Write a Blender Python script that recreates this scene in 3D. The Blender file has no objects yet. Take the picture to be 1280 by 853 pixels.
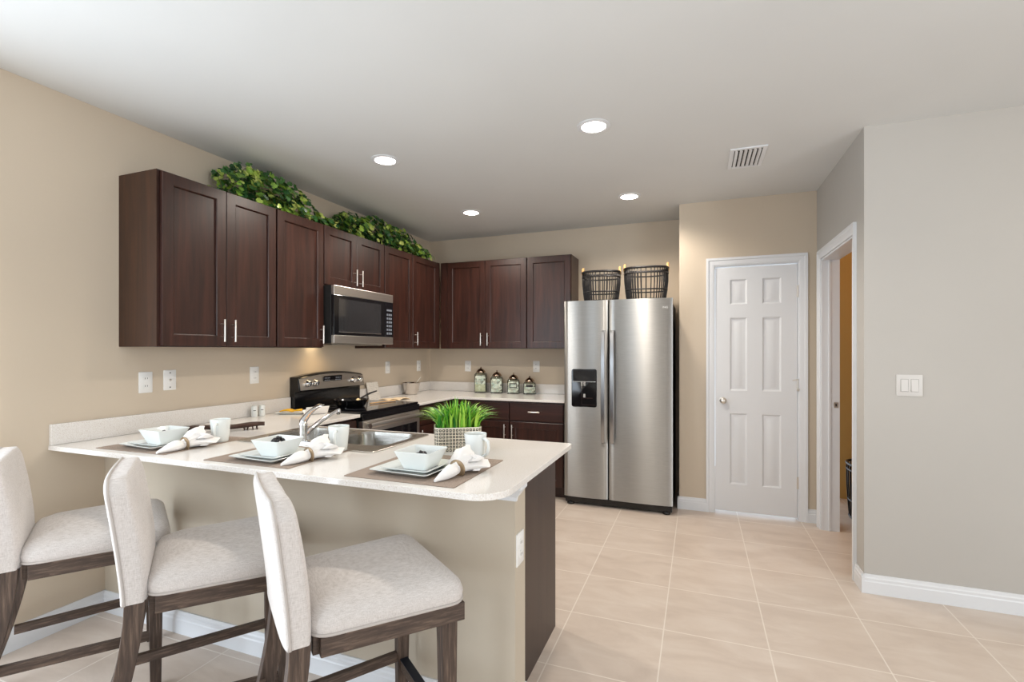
import bpy, bmesh, math, random
from mathutils import Vector, Matrix
R = math.radians
PI = math.pi
C = bpy.context.scene.collection
S = bpy.context.scene
random.seed(7)

# ------------------------------------------------------------ camera, world, lights, exposure
EYE = (2.8923, 0.0, 1.3523)
cd = bpy.data.cameras.new('camera')
cam = bpy.data.objects.new('camera', cd); C.objects.link(cam)
cam.location = EYE; cam.rotation_euler = (R(90), 0, R(20.8058))
cd.sensor_width = 36.0; cd.lens = 612.316 / 1280 * 36
cd.shift_y = (438.442 - 426.5) / 1280
cd.clip_start = 0.02
S.camera = cam

w = bpy.data.worlds.new('sky'); S.world = w; w.use_nodes = True
bg = w.node_tree.nodes['Background']
bg.inputs[0].default_value = (0.80, 0.90, 1.0, 1); bg.inputs[1].default_value = 1.6

def area(name, loc, rot, sx, sy, power, color):
    l = bpy.data.lights.new(name, 'AREA'); l.shape = 'RECTANGLE'; l.size = sx; l.size_y = sy
    l.energy = power; l.color = color
    o = bpy.data.objects.new(name, l); C.objects.link(o); o.location = loc; o.rotation_euler = rot
    return o
area('daylight_patio_door', (1.25, -2.95, 1.1), (R(90), 0, 0), 0.85, 2.0, 18, (0.80, 0.90, 1.0))
area('daylight_left_window', (-0.02, -0.05, 1.08), (R(90), 0, R(-90)), 2.0, 2.0, 56, (0.80, 0.90, 1.0))
area('added_side_fill', (6.5, -0.9, 1.4), (R(90), 0, R(90)), 2.6, 1.7, 88, (0.86, 0.93, 1.0))  # unseen fill added to brighten left wall and cabinet fronts, no window there
def lamp(name, kind, loc, power, color, size=0.06, spot=150, blend=0.6, rot=(0, 0, 0)):
    l = bpy.data.lights.new(name, kind); l.energy = power; l.color = color; l.shadow_soft_size = size
    if kind == 'SPOT': l.spot_size = R(spot); l.spot_blend = blend
    o = bpy.data.objects.new(name, l); C.objects.link(o); o.location = loc; o.rotation_euler = rot
    return o
WARM = (1.0, 0.91, 0.80)
lamp('dining_ceiling_lamp', 'POINT', (5.6, 1.6, 2.25), 13, (1.0, 0.82, 0.60), 0.15)
lamp('hall_lamp', 'POINT', (4.75, 4.15, 2.3), 7, (1.0, 0.42, 0.06), 0.12)
vs = S.view_settings
vs.view_transform = 'Standard'; vs.look = 'None'; vs.gamma = 1.0; vs.exposure = 0.40
try: vs.use_curve_mapping = False
except Exception: pass

# ------------------------------------------------------------ materials
def srgb(r, g, b):
    f = lambda c: (c / 255 / 12.92) if c / 255 <= 0.04045 else ((c / 255 + 0.055) / 1.055) ** 2.4
    return (f(r), f(g), f(b), 1)
class N:
    def __init__(s, name):
        s.m = bpy.data.materials.new(name); s.m.use_nodes = True
        s.t = s.m.node_tree; s.b = s.t.nodes['Principled BSDF']
    def n(s, typ, **kw):
        n = s.t.nodes.new(typ)
        for k, v in kw.items(): setattr(n, k, v)
        return n
    def l(s, a, b): s.t.links.new(a, b)
    def coord(s, scale=(1, 1, 1), loc=(0, 0, 0), kind='Object'):
        tc = s.n('ShaderNodeTexCoord'); mp = s.n('ShaderNodeMapping')
        mp.inputs['Scale'].default_value = scale; mp.inputs['Location'].default_value = loc
        s.l(tc.outputs[kind], mp.inputs['Vector']); return mp.outputs[0]
    def noise(s, vec, scale, detail=4, rough=0.5, dist=0):
        n = s.n('ShaderNodeTexNoise'); n.inputs['Scale'].default_value = scale; n.inputs['Detail'].default_value = detail
        n.inputs['Roughness'].default_value = rough; n.inputs['Distortion'].default_value = dist
        s.l(vec, n.inputs['Vector']); return n.outputs['Fac']
    def ramp(s, fac, stops):
        r = s.n('ShaderNodeValToRGB'); e = r.color_ramp.elements
        while len(e) < len(stops): e.new(0.5)
        for i, (p, c) in enumerate(stops): e[i].position = p; e[i].color = c
        s.l(fac, r.inputs[0]); return r.outputs[0]
    def base(s, out): s.l(out, s.b.inputs['Base Color'])
    def bump(s, fac, strength, dist=0.002):
        b = s.n('ShaderNodeBump'); b.inputs['Strength'].default_value = strength; b.inputs['Distance'].default_value = dist
        s.l(fac, b.inputs['Height']); s.l(b.outputs[0], s.b.inputs['Normal'])
def plain(name, col, rough=0.5, metal=0.0, spec=0.5, bump=None, coat=0):
    k = N(name); k.b.inputs['Base Color'].default_value = col; k.b.inputs['Roughness'].default_value = rough
    k.b.inputs['Metallic'].default_value = metal; k.b.inputs['Specular IOR Level'].default_value = spec
    if coat: k.b.inputs['Coat Weight'].default_value = coat; k.b.inputs['Coat Roughness'].default_value = 0.08
    if bump: k.bump(k.noise(k.coord(), bump[0], 3), bump[1], 0.001)
    return k.m
def paint(name, col):
    k = N(name); k.b.inputs['Roughness'].default_value = 0.62; k.b.inputs['Specular IOR Level'].default_value = 0.3
    v = k.coord()
    c2 = tuple(x * 0.965 for x in col[:3]) + (1,)
    k.base(k.ramp(k.noise(v, 1.3, 2), [(0.35, c2), (0.65, col)]))
    k.bump(k.noise(v, 160, 3), 0.08, 0.001); return k.m
def wood(name, c1, c2, c3, rough, axis='z', sc=1.0, bump=0.1, coat=0.0):
    k = N(name); a = 22 * sc; b = 1.6 * sc
    scale = {'z': (a, a, b), 'x': (b, a, a), 'y': (a, b, a)}[axis]
    v = k.coord(scale)
    f = k.noise(v, 1.6, 6, 0.6, 0.5)
    k.base(k.ramp(f, [(0.25, c1), (0.5, c2), (0.78, c3)]))
    k.b.inputs['Roughness'].default_value = rough
    if coat: k.b.inputs['Coat Weight'].default_value = coat; k.b.inputs['Coat Roughness'].default_value = 0.25
    k.bump(f, bump, 0.002); return k.m
def brushed(name, col, rough, axis='x', aniso=0.0):
    k = N(name); k.b.inputs['Metallic'].default_value = 1; k.b.inputs['Roughness'].default_value = rough
    sc = {'x': (3, 300, 300), 'z': (300, 300, 3), 'y': (300, 3, 300)}[axis]
    f = k.noise(k.coord(sc), 1.0, 3)
    c2 = tuple(x * 0.9 for x in col[:3]) + (1,)
    k.base(k.ramp(f, [(0.3, c2), (0.7, col)])); k.bump(f, 0.012 if aniso else 0.05, 0.0005)
    if aniso:
        k.b.inputs['Anisotropic'].default_value = aniso
        t = k.n('ShaderNodeTangent', direction_type='RADIAL', axis='Z'); k.l(t.outputs[0], k.b.inputs['Tangent']); k.b.inputs['Anisotropic Rotation'].default_value = 0.25
    return k.m
def glow(name, col, strength):
    k = N(name); k.b.inputs['Base Color'].default_value = (0.9, 0.9, 0.9, 1)
    k.b.inputs['Emission Color'].default_value = col; k.b.inputs['Emission Strength'].default_value = strength; return k.m
def island(name, stops, rough=0.5, trans=0.0):
    k = N(name); g = k.n('ShaderNodeNewGeometry'); k.base(k.ramp(g.outputs['Random Per Island'], stops))
    k.b.inputs['Roughness'].default_value = rough
    return k.m

M = {}
M['wall_tan'] = paint('tan_wall_paint', srgb(208, 193, 173))
M['wall_lamplit'] = paint('tan_paint_lit_golden', srgb(196, 160, 96))  # tan wall with the golden lamplight put into its colour
M['wall_light'] = paint('light_greige_wall_paint', srgb(192, 188, 182))
M['wall_bar'] = paint('greige_bar_wall_paint', srgb(198, 186, 168))
M['ceiling'] = paint('flat_white_ceiling_paint', srgb(222, 223, 222))
M['white'] = plain('white_semi_gloss_trim_paint', srgb(229, 231, 234), 0.32)
M['plate'] = plain('white_plastic', srgb(240, 239, 236), 0.35)
M['switch_gap'] = plain('grey_switch_gap', srgb(150, 146, 142), 0.6)
M['plate_shaded'] = plain('shaded_white_switch_plastic', srgb(216, 213, 209), 0.4)  # same white plastic as the other plates, dimmer light put into its colour
M['dark_slot'] = plain('dark_slot', srgb(60, 56, 52), 0.6)
M['cab'] = wood('espresso_stained_wood', srgb(34, 16, 11), srgb(52, 26, 18), srgb(72, 38, 28), 0.36, 'z', 1.0, 0.05, 0.12)
M['cab_x'] = wood('espresso_stained_wood_rail', srgb(34, 16, 11), srgb(52, 26, 18), srgb(72, 38, 28), 0.36, 'x', 1.0, 0.05, 0.12)
M['cab_side'] = wood('walnut_brown_cabinet_side', srgb(46, 25, 12), srgb(61, 35, 18), srgb(74, 44, 23), 0.55, 'z', 0.8, 0.04)
M['end_panel'] = wood('dark_brown_end_panel', srgb(42, 29, 24), srgb(54, 39, 33), srgb(66, 49, 42), 0.4, 'z', 0.5, 0.04)
M['inside'] = plain('cabinet_inside', srgb(30, 20, 17), 0.7)
M['nickel'] = plain('satin_nickel', (0.80, 0.76, 0.70, 1), 0.28, 1.0)
M['chrome'] = plain('polished_chrome', (0.82, 0.83, 0.85, 1), 0.08, 1.0)
M['pot_metal'] = plain('worn_silver_metal', (0.62, 0.58, 0.54, 1), 0.16, 1.0)
M['steel'] = brushed('brushed_stainless_steel', (0.78, 0.75, 0.71, 1), 0.3, 'x')
M['steel_y'] = brushed('brushed_stainless_steel_front', (0.74, 0.70, 0.65, 1), 0.36, 'x')
M['fridge'] = brushed('brushed_stainless_door', (0.47, 0.465, 0.45, 1), 0.40, 'x', 0.95)
M['handle_steel'] = brushed('dark_brushed_handle_steel', (0.42, 0.43, 0.45, 1), 0.3, 'z')
M['sink'] = brushed('satin_stainless_sink', (0.62, 0.59, 0.54, 1), 0.25, 'x')
M['black'] = plain('gloss_black', (0.008, 0.008, 0.009, 1), 0.12, 0, 0.5)
M['black_glass'] = plain('black_glass', (0.006, 0.006, 0.008, 1), 0.05, 0, 0.6)
M['black_matte'] = plain('matte_black', (0.012, 0.012, 0.012, 1), 0.5)
M['navy_metal'] = plain('dark_metal_kick_plate', (0.02, 0.025, 0.04, 1), 0.35, 0.6)
M['display'] = plain('grey_printed_marks', srgb(120, 126, 136), 0.5)
M['window_mesh'] = plain('microwave_window', (0.03, 0.03, 0.032, 1), 0.07, 0, 0.8)
M['ceramic'] = plain('glazed_white_ceramic', srgb(232, 235, 232), 0.12, 0, 0.5)
M['napkin'] = plain('white_linen_napkin', srgb(240, 236, 232), 0.9, 0, 0.2, (300, 0.25))
M['ring'] = plain('bronze_woven_ring', srgb(150, 128, 100), 0.4, 0.6, 0.5, (260, 0.6))
M['bead'] = plain('dark_beads', srgb(38, 32, 34), 0.3)
M['dark_branch'] = wood('dark_carved_wood', srgb(40, 24, 18), srgb(62, 38, 28), srgb(84, 54, 40), 0.55, 'x', 1.0, 0.3)
M['yellow'] = plain('yellow_cloth', srgb(232, 176, 52), 0.8, 0, 0.2)
M['cream_cloth'] = plain('cream_cloth', srgb(228, 205, 172), 0.85, 0, 0.2, (200, 0.3))
M['lightwood'] = wood('pale_utensil_wood', srgb(196, 150, 96), srgb(214, 170, 116), srgb(226, 188, 138), 0.5, 'y')
M['rattan'] = plain('natural_rattan', srgb(214, 170, 112), 0.5)
M['wire'] = plain('black_basket_rod', (0.012, 0.010, 0.010, 1), 0.4)
M['dome'] = plain('antique_brass_lid', srgb(176, 152, 132), 0.18, 1.0)
M['lamp'] = glow('lit_lamp_lens', (1.0, 0.93, 0.82, 1), 14)
M['hood_lamp'] = glow('lit_cooktop_lamp', (1.0, 0.8, 0.5, 1), 8)
M['vent_dark'] = plain('vent_cavity', srgb(34, 32, 31), 0.8)
M['soil'] = plain('soil', srgb(34, 40, 22), 0.9)
M['stem'] = plain('vine_stem', srgb(82, 84, 42), 0.7)

def stone():
    k = N('cream_speckled_quartz'); v = k.coord()
    c = k.ramp(k.noise(v, 260, 2, 0.6), [(0.30, srgb(212, 202, 192)), (0.46, srgb(233, 228, 222)), (0.70, srgb(240, 237, 233))])
    k.base(c); k.b.inputs['Roughness'].default_value = 0.13; return k.m
M['stone'] = stone()
def tile():
    k = N('beige_porcelain_tile'); v = k.coord((1, 1, 1), (0.0085, 0.2145, 0))
    br = k.n('ShaderNodeTexBrick'); br.offset = 0; br.squash = 1
    br.inputs['Scale'].default_value = 1; br.inputs['Brick Width'].default_value = 0.4575; br.inputs['Row Height'].default_value = 0.449
    br.inputs['Mortar Size'].default_value = 0.0032; br.inputs['Mortar Smooth'].default_value = 0.2; br.inputs['Bias'].default_value = 0
    k.l(v, br.inputs['Vector'])
    br.inputs['Color1'].default_value = (0.42, 0.42, 0.42, 1); br.inputs['Color2'].default_value = (0.58, 0.58, 0.58, 1)
    f = k.noise(k.coord((1, 2.5, 1)), 3.2, 6, 0.62, 0.6)
    mx = k.n('ShaderNodeMix', data_type='FLOAT'); mx.inputs[0].default_value = 0.35
    k.l(f, mx.inputs[2]); k.l(br.outputs['Color'], mx.inputs[3])
    col = k.ramp(mx.outputs[0], [(0.36, srgb(198, 182, 169)), (0.5, srgb(208, 193, 180)), (0.62, srgb(215, 202, 190))])
    m2 = k.n('ShaderNodeMix', data_type='RGBA'); k.l(br.outputs['Fac'], m2.inputs[0]); k.l(col, m2.inputs[6]); m2.inputs[7].default_value = srgb(230, 220, 209)
    k.base(m2.outputs[2])
    k.b.inputs['Roughness'].default_value = 0.34
    inv = k.n('ShaderNodeMath', operation='SUBTRACT'); inv.inputs[0].default_value = 1; k.l(br.outputs['Fac'], inv.inputs[1])
    k.bump(inv.outputs[0], 0.3, 0.002); return k.m
M['tile'] = tile()
def linen():
    k = N('oatmeal_linen'); v = k.coord((1, 1, 1))
    a = k.noise(k.coord((700, 700, 60)), 1, 2); b = k.noise(k.coord((60, 60, 800)), 1, 2)
    mt = k.n('ShaderNodeMath', operation='ADD'); k.l(a, mt.inputs[0]); k.l(b, mt.inputs[1])
    hf = k.n('ShaderNodeMath', operation='MULTIPLY'); hf.inputs[1].default_value = 0.5; k.l(mt.outputs[0], hf.inputs[0])
    k.base(k.ramp(hf.outputs[0], [(0.32, srgb(186, 178, 172)), (0.5, srgb(206, 199, 194)), (0.68, srgb(220, 214, 210))]))
    k.b.inputs['Roughness'].default_value = 0.92; k.b.inputs['Specular IOR Level'].default_value = 0.2
    k.b.inputs['Sheen Weight'].default_value = 0.2
    k.bump(hf.outputs[0], 0.3, 0.001); return k.m
M['linen'] = linen()
M['welt'] = plain('linen_welt', srgb(188, 180, 174), 0.9, 0, 0.2)
M['leg'] = wood('weathered_brown_wood', srgb(48, 36, 29), srgb(74, 58, 48), srgb(120, 100, 84), 0.6, 'z', 3.0, 0.5)
M['leg_y'] = wood('weathered_brown_wood_rail', srgb(48, 36, 29), srgb(74, 58, 48), srgb(120, 100, 84), 0.6, 'y', 3.0, 0.5)
def woven(name, c1, c2):
    k = N(name); v = k.coord((420, 420, 420))
    ck = k.n('ShaderNodeTexChecker'); ck.inputs['Scale'].default_value = 1; k.l(v, ck.inputs['Vector'])
    f = k.noise(k.coord(), 240, 2)
    mx = k.n('ShaderNodeMix', data_type='FLOAT'); mx.inputs[0].default_value = 0.5; k.l(ck.outputs['Fac'], mx.inputs[2]); k.l(f, mx.inputs[3])
    k.base(k.ramp(mx.outputs[0], [(0.2, c1), (0.8, c2)])); k.b.inputs['Roughness'].default_value = 0.8; k.bump(mx.outputs[0], 0.4, 0.001); return k.m
M['mat'] = woven('taupe_woven_placemat', srgb(124, 108, 96), srgb(176, 158, 143))
def pot_pattern():
    k = N('cream_pot_with_dark_square_rings')
    uv = k.n('ShaderNodeUVMap'); mp = k.n('ShaderNodeMapping'); k.l(uv.outputs[0], mp.inputs['Vector'])
    fr = k.n('ShaderNodeVectorMath', operation='FRACTION'); k.l(mp.outputs[0], fr.inputs[0])
    sb = k.n('ShaderNodeVectorMath', operation='SUBTRACT'); sb.inputs[1].default_value = (0.5, 0.5, 0); k.l(fr.outputs[0], sb.inputs[0])
    ab = k.n('ShaderNodeVectorMath', operation='ABSOLUTE'); k.l(sb.outputs[0], ab.inputs[0])
    sx = k.n('ShaderNodeSeparateXYZ'); k.l(ab.outputs[0], sx.inputs[0])
    mxx = k.n('ShaderNodeMath', operation='MAXIMUM'); k.l(sx.outputs[0], mxx.inputs[0]); k.l(sx.outputs[1], mxx.inputs[1])
    cr, dk = srgb(226, 216, 196), srgb(30, 24, 20)
    r = k.n('ShaderNodeValToRGB'); r.color_ramp.interpolation = 'CONSTANT'; e = r.color_ramp.elements
    e[0].position = 0; e[0].color = cr; e[1].position = 0.13; e[1].color = dk; x = e.new(0.37); x.color = cr
    k.l(mxx.outputs[0], r.inputs[0]); k.base(r.outputs[0]); k.b.inputs['Roughness'].default_value = 0.4; return k.m
M['pot'] = pot_pattern()
M['pot_rim'] = plain('cream_pot_rim', srgb(222, 214, 196), 0.4)
M['grass'] = island('grass_blades', [(0.0, srgb(30, 104, 44)), (0.3, srgb(70, 152, 50)), (0.62, srgb(134, 196, 56)), (1.0, srgb(194, 226, 92))], 0.45)
M['ivy'] = island('ivy_leaves', [(0.0, srgb(30, 66, 34)), (0.3, srgb(54, 104, 50)), (0.55, srgb(92, 134, 62)), (0.78, srgb(150, 184, 66)), (1.0, srgb(212, 220, 124))], 0.34)
def contents(name, cols):
    k = N(name); vo = k.n('ShaderNodeTexVoronoi'); vo.inputs['Scale'].default_value = 55; k.l(k.coord(), vo.inputs['Vector'])
    sp = k.n('ShaderNodeSeparateColor'); k.l(vo.outputs['Color'], sp.inputs[0])
    k.base(k.ramp(sp.outputs[0], [(i / (len(cols) - 1), c) for i, c in enumerate(cols)])); k.b.inputs['Roughness'].default_value = 0.5
    k.bump(vo.outputs['Distance'], 0.8, 0.004); return k.m
M['shells'] = contents('mottled_sea_shells', [srgb(196, 186, 168), srgb(232, 226, 212), srgb(244, 240, 230), srgb(206, 214, 202), srgb(120, 106, 94), srgb(240, 232, 218), srgb(238, 234, 224)])
M['sand'] = contents('pale_sand', [srgb(214, 206, 176), srgb(200, 194, 160), srgb(222, 216, 190)])
def glassm(name, col):
    k = N(name); out = k.t.nodes['Material Output']
    tr = k.n('ShaderNodeBsdfTransparent'); tr.inputs[0].default_value = col
    gl = k.n('ShaderNodeBsdfGlossy'); gl.inputs['Roughness'].default_value = 0.02
    fr = k.n('ShaderNodeFresnel'); fr.inputs[0].default_value = 1.25
    mx = k.n('ShaderNodeMixShader'); k.l(fr.outputs[0], mx.inputs[0]); k.l(tr.outputs[0], mx.inputs[1]); k.l(gl.outputs[0], mx.inputs[2]); k.l(mx.outputs[0], out.inputs[0])
    k.t.nodes.remove(k.b); return k.m
M['glass'] = glassm('pale_green_glass', (0.955, 0.985, 0.97, 1))
def card():
    k = N('printed_recipe_card'); v = k.coord((1, 1, 1))
    wv = k.n('ShaderNodeTexWave', bands_direction='Z'); wv.inputs['Scale'].default_value = 26; wv.inputs['Distortion'].default_value = 0; k.l(v, wv.inputs['Vector'])
    nz = k.noise(k.coord((60, 60, 1)), 3, 3)
    ml = k.n('ShaderNodeMath', operation='MULTIPLY'); k.l(wv.outputs['Fac'], ml.inputs[0]); k.l(nz, ml.inputs[1])
    k.base(k.ramp(ml.outputs[0], [(0.40, srgb(238, 232, 222)), (0.52, srgb(196, 188, 178))])); k.b.inputs['Roughness'].default_value = 0.8; return k.m
M['card'] = card()

# ------------------------------------------------------------ mesh helpers
def finish(name, bm, mat, parent=None, bevel=0.0, seg=2, smooth=35, subsurf=0, loc=None, rot=None):
    bmesh.ops.recalc_face_normals(bm, faces=bm.faces[:])
    me = bpy.data.meshes.new(name); bm.to_mesh(me); bm.free()
    for mt in (mat if isinstance(mat, (list, tuple)) else [mat]): me.materials.append(mt)
    if smooth is not None:
        for p in me.polygons: p.use_smooth = True
        if smooth < 180: me.set_sharp_from_angle(angle=R(smooth))
    o = bpy.data.objects.new(name, me); C.objects.link(o)
    if parent: o.parent = parent
    if loc: o.location = loc
    if rot: o.rotation_euler = rot
    if bevel:
        b = o.modifiers.new('bevel', 'BEVEL'); b.width = bevel; b.segments = seg; b.limit_method = 'ANGLE'; b.angle_limit = R(40)
        b.harden_normals = False
    if subsurf:
        s = o.modifiers.new('subd', 'SUBSURF'); s.levels = subsurf; s.render_levels = subsurf
    return o
def B(): return bmesh.new()
def box(bm, x0, x1, y0, y1, z0, z1, mi=0):
    v = [bm.verts.new(p) for p in ((x0, y0, z0), (x1, y0, z0), (x1, y1, z0), (x0, y1, z0), (x0, y0, z1), (x1, y0, z1), (x1, y1, z1), (x0, y1, z1))]
    for f in ((0, 3, 2, 1), (4, 5, 6, 7), (0, 1, 5, 4), (1, 2, 6, 5), (2, 3, 7, 6), (3, 0, 4, 7)):
        fc = bm.faces.new([v[i] for i in f]); fc.material_index = mi
    return v
def loft(bm, rings, close=True, cap0=True, cap1=True, mi=0):
    vs_ = [[bm.verts.new(p) for p in r] for r in rings]
    n = len(vs_[0])
    for a, b in zip(vs_, vs_[1:]):
        for i in range(n if close else n - 1):
            j = (i + 1) % n
            f = bm.faces.new((a[i], a[j], b[j], b[i])); f.material_index = mi
    if cap0: bm.faces.new(list(reversed(vs_[0]))).material_index = mi
    if cap1: bm.faces.new(vs_[-1]).material_index = mi
    return vs_
def lathe(bm, prof, n=24, c=(0, 0, 0), mi=0, cap0=True, cap1=True):
    loft(bm, [[(c[0] + r * math.cos(2 * PI * i / n), c[1] + r * math.sin(2 * PI * i / n), c[2] + z) for i in range(n)] for r, z in prof], True, cap0, cap1, mi)
def tube(bm, pts, rad, n=8, mi=0, closed=False, flat=1.0, up=(0, 0, 1)):
    pts = [Vector(p) for p in pts]; m = len(pts); rings = []
    for i, p in enumerate(pts):
        a = pts[i - 1] if (i > 0 or closed) else pts[0]; b = pts[(i + 1) % m] if (i < m - 1 or closed) else pts[-1]
        t = (b - a).normalized(); u = Vector(up)
        if abs(t.dot(u)) > 0.95: u = Vector((1, 0, 0)) if abs(t.x) < 0.9 else Vector((0, 1, 0))
        s = t.cross(u).normalized(); q = s.cross(t).normalized()
        r = rad[i] if isinstance(rad, (list, tuple)) else rad
        rings.append([p + s * (math.cos(2 * PI * k / n) * r) + q * (math.sin(2 * PI * k / n) * r * flat) for k in range(n)])
    if closed: rings.append(rings[0])
    if closed:
        vv = [[bm.verts.new(p) for p in r] for r in rings[:-1]]; vv.append(vv[0])
        for a, b in zip(vv, vv[1:]):
            for i in range(n): bm.faces.new((a[i], a[(i + 1) % n], b[(i + 1) % n], b[i])).material_index = mi
    else: loft(bm, rings, True, True, True, mi)
def bar(bm, p, q, hw, hd, hw2=None, hd2=None, up=(0, 0, 1), mi=0):
    p, q = Vector(p), Vector(q); t = (q - p).normalized(); u = Vector(up)
    s = t.cross(u).normalized(); v = s.cross(t).normalized(); hw2 = hw2 or hw; hd2 = hd2 or hd
    loft(bm, [[p + s * a * hw + v * b * hd for a, b in ((-1, -1), (1, -1), (1, 1), (-1, 1))],
              [q + s * a * hw2 + v * b * hd2 for a, b in ((-1, -1), (1, -1), (1, 1), (-1, 1))]], mi=mi)
def rrect(w_, h_, r, n=5, cx=0, cy=0):
    pts = []
    for sx, sy, a0 in ((1, -1, -90), (1, 1, 0), (-1, 1, 90), (-1, -1, 180)):
        for i in range(n + 1):
            a = R(a0 + 90 * i / n); pts.append((cx + sx * (w_ / 2 - r) + r * math.cos(a), cy + sy * (h_ / 2 - r) + r * math.sin(a)))
    return pts
def slab(bm, outline, holes, z0, z1):
    """flat plate with holes: outline and holes are 2-D loops"""
    loops = []
    for lp in [outline] + holes:
        vs_ = [bm.verts.new((x, y, z1)) for x, y in lp]
        es = [bm.edges.new((vs_[i], vs_[(i + 1) % len(vs_)])) for i in range(len(vs_))]; loops.append((vs_, es))
    r = bmesh.ops.triangle_fill(bm, use_beauty=True, use_dissolve=False, edges=[e for l_ in loops for e in l_[1]])
    top = [f for f in r['geom'] if isinstance(f, bmesh.types.BMFace)]
    d = bmesh.ops.duplicate(bm, geom=top + [v for l_ in loops for v in l_[0]] + [e for l_ in loops for e in l_[1]])
    vm = d['vert_map']
    for vs_, es in loops:
        lo = [vm[v] for v in vs_]
        for v in lo: v.co.z = z0
        for i in range(len(vs_)):
            j = (i + 1) % len(vs_)
            bm.faces.new((vs_[i], vs_[j], lo[j], lo[i]))
def empty(name, loc, rz, label, cat, group=None):
    o = bpy.data.objects.new(name, None); C.objects.link(o); o.location = loc; o.rotation_euler = (0, 0, rz)
    o.empty_display_size = 0.05
    o['label'] = label; o['category'] = cat
    if group: o['group'] = group
    return o
def tag(o, label, cat, group=None, kind=None):
    o['label'] = label; o['category'] = cat
    if group: o['group'] = group
    if kind: o['kind'] = kind
    return o
def struct(o, label, cat='structure'):
    o['kind'] = 'structure'; o['label'] = label; o['category'] = cat; return o
def copy_tree(o, parent=None):
    c = o.copy(); C.objects.link(c)
    if parent: c.parent = parent
    for ch in list(o.children): copy_tree(ch, c)
    return c
def sbox(name, x0, x1, y0, y1, z0, z1, mat, label, cat):
    bm = B(); box(bm, x0, x1, y0, y1, z0, z1); return struct(finish(name, bm, mat, smooth=None), label, cat)

# ------------------------------------------------------------ room shell
CH = 2.6053; YB = 4.9388; YD = 4.4325; XD = 2.7416; XS = 3.7611; YR = 3.2654; YP = 1.635
XE, YF = 6.6, -3.0
sbox('floor', -0.15, XE + .15, YF - .15, 6.2, -0.1, 0, M['tile'], 'beige square floor tiles with pale grout', 'floor')
sbox('ceiling', -0.15, XE + .15, YF - .15, 6.2, CH, CH + .1, M['ceiling'], 'flat off white ceiling with recessed lights', 'ceiling')
bm = B(); LW0, LW1, LWZ = -1.1, 1.0, 2.15
box(bm, -.12, 0, LW1, YB + .12, 0, CH); box(bm, -.12, 0, YF, LW0, 0, CH); box(bm, -.12, 0, LW0, LW1, LWZ, CH)
struct(finish('wall_left', bm, M['wall_tan'], smooth=None), 'long tan wall on the left behind the stools and range', 'wall')
bm = B()
for y in (LW0 + .03, (LW0 + LW1) / 2, LW1 - .03): box(bm, -.09, -.03, y - .03, y + .03, 0, LWZ)
for z in (.03, LWZ - .03): box(bm, -.088, -.032, LW0, LW1, z - .03, z + .03)
struct(finish('window_2', bm, M['white'], smooth=None), 'white frame of the glazed opening in the left wall', 'window')
sbox('wall_back', 0, XD, YB, YB + .12, 0, CH, M['wall_tan'], 'tan back wall behind the glass canisters and refrigerator', 'wall')
bm = B()
DX0, DX1, DZ = 3.012, 3.642, 2.06
box(bm, XD, DX0, YD, YD + .11, 0, CH); box(bm, DX1, XS + .115, YD, YD + .11, 0, CH); box(bm, DX0, DX1, YD, YD + .11, DZ, CH)
box(bm, XD, XD + .10, YD + .11, YB + .12, 0, CH)
struct(finish('wall_pantry', bm, M['wall_tan'], smooth=None), 'tan wall holding the white six panel door', 'wall')
SY0, SY1, SZ = 3.468, 4.29, 2.045
bm = B()
box(bm, XS, XS + .115, YR, SY0, 0, CH); box(bm, XS, XS + .115, SY1, YD, 0, CH); box(bm, XS, XS + .115, SY0, SY1, SZ, CH)
struct(finish('wall_side', bm, M['wall_light'], smooth=None), 'narrow light wall with the open doorway beside the panel door', 'wall')
sbox('wall_switch', XS + .115, XE, YR, YR + .115, 0, CH, M['wall_light'], 'large pale wall on the right with the double switch', 'wall')
sbox('wall_hall', XS + .115, XE, 5.25, 5.35, 0, CH, M['wall_lamplit'], 'golden lit wall inside the open doorway', 'wall')
sbox('wall_right', XE, XE + .12, YF, 5.35, 0, CH, M['wall_light'], 'pale wall at the far right of the room', 'wall')
bm = B()
WX0, WX1, WZ = 0.8, 1.7, 2.15
box(bm, 0, WX0, YF - .12, YF, 0, CH); box(bm, WX1, XE, YF - .12, YF, 0, CH); box(bm, WX0, WX1, YF - .12, YF, WZ, CH)
struct(finish('wall_front', bm, M['wall_light'], smooth=None), 'wall with the glazed patio door opening', 'wall')
bm = B()
for x in (WX0 + .03, (WX0 + WX1) / 2, WX1 - .03): box(bm, x - .03, x + .03, YF - .09, YF - .03, .0, WZ)
for z in (.03, WZ - .03): box(bm, WX0, WX1, YF - .088, YF - .032, z - .03, z + .03)
struct(finish('window_1', bm, M['white'], smooth=None), 'white frame of the sliding patio door', 'window')
# half wall of the breakfast bar, cove trim under its top
CT, CB = 0.9, 0.878
PX = 2.282
bm = B(); box(bm, 0, PX, YP, YP + .11, 0, CB - .0005)
struct(finish('wall_bar', bm, M['wall_bar'], smooth=None), 'greige half wall under the breakfast bar overhang', 'wall')
bm = B()
prof = [(0, 0), (.007, 0), (.009, .014), (.016, .022), (.026, .038), (.034, .048), (.034, .060), (.0, .060)]
# cove along the end of the half wall, mitred round to its front
for (ya, yb) in ((YP - .0, YP + .112),):
    loft(bm, [[(PX + .0005 + d, ya - (d if yy == ya else -d), CB - .0615 + z) for d, z in prof] for yy in (ya, yb)])
loft(bm, [[(xx + (d if xx > 2 else 0), YP - .0005 - d, CB - .0615 + z) for d, z in prof] for xx in (PX - .10, PX)])
struct(finish('trim_1', bm, M['white'], smooth=None), 'white cove moulding capping the end of the half wall', 'trim')

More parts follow.
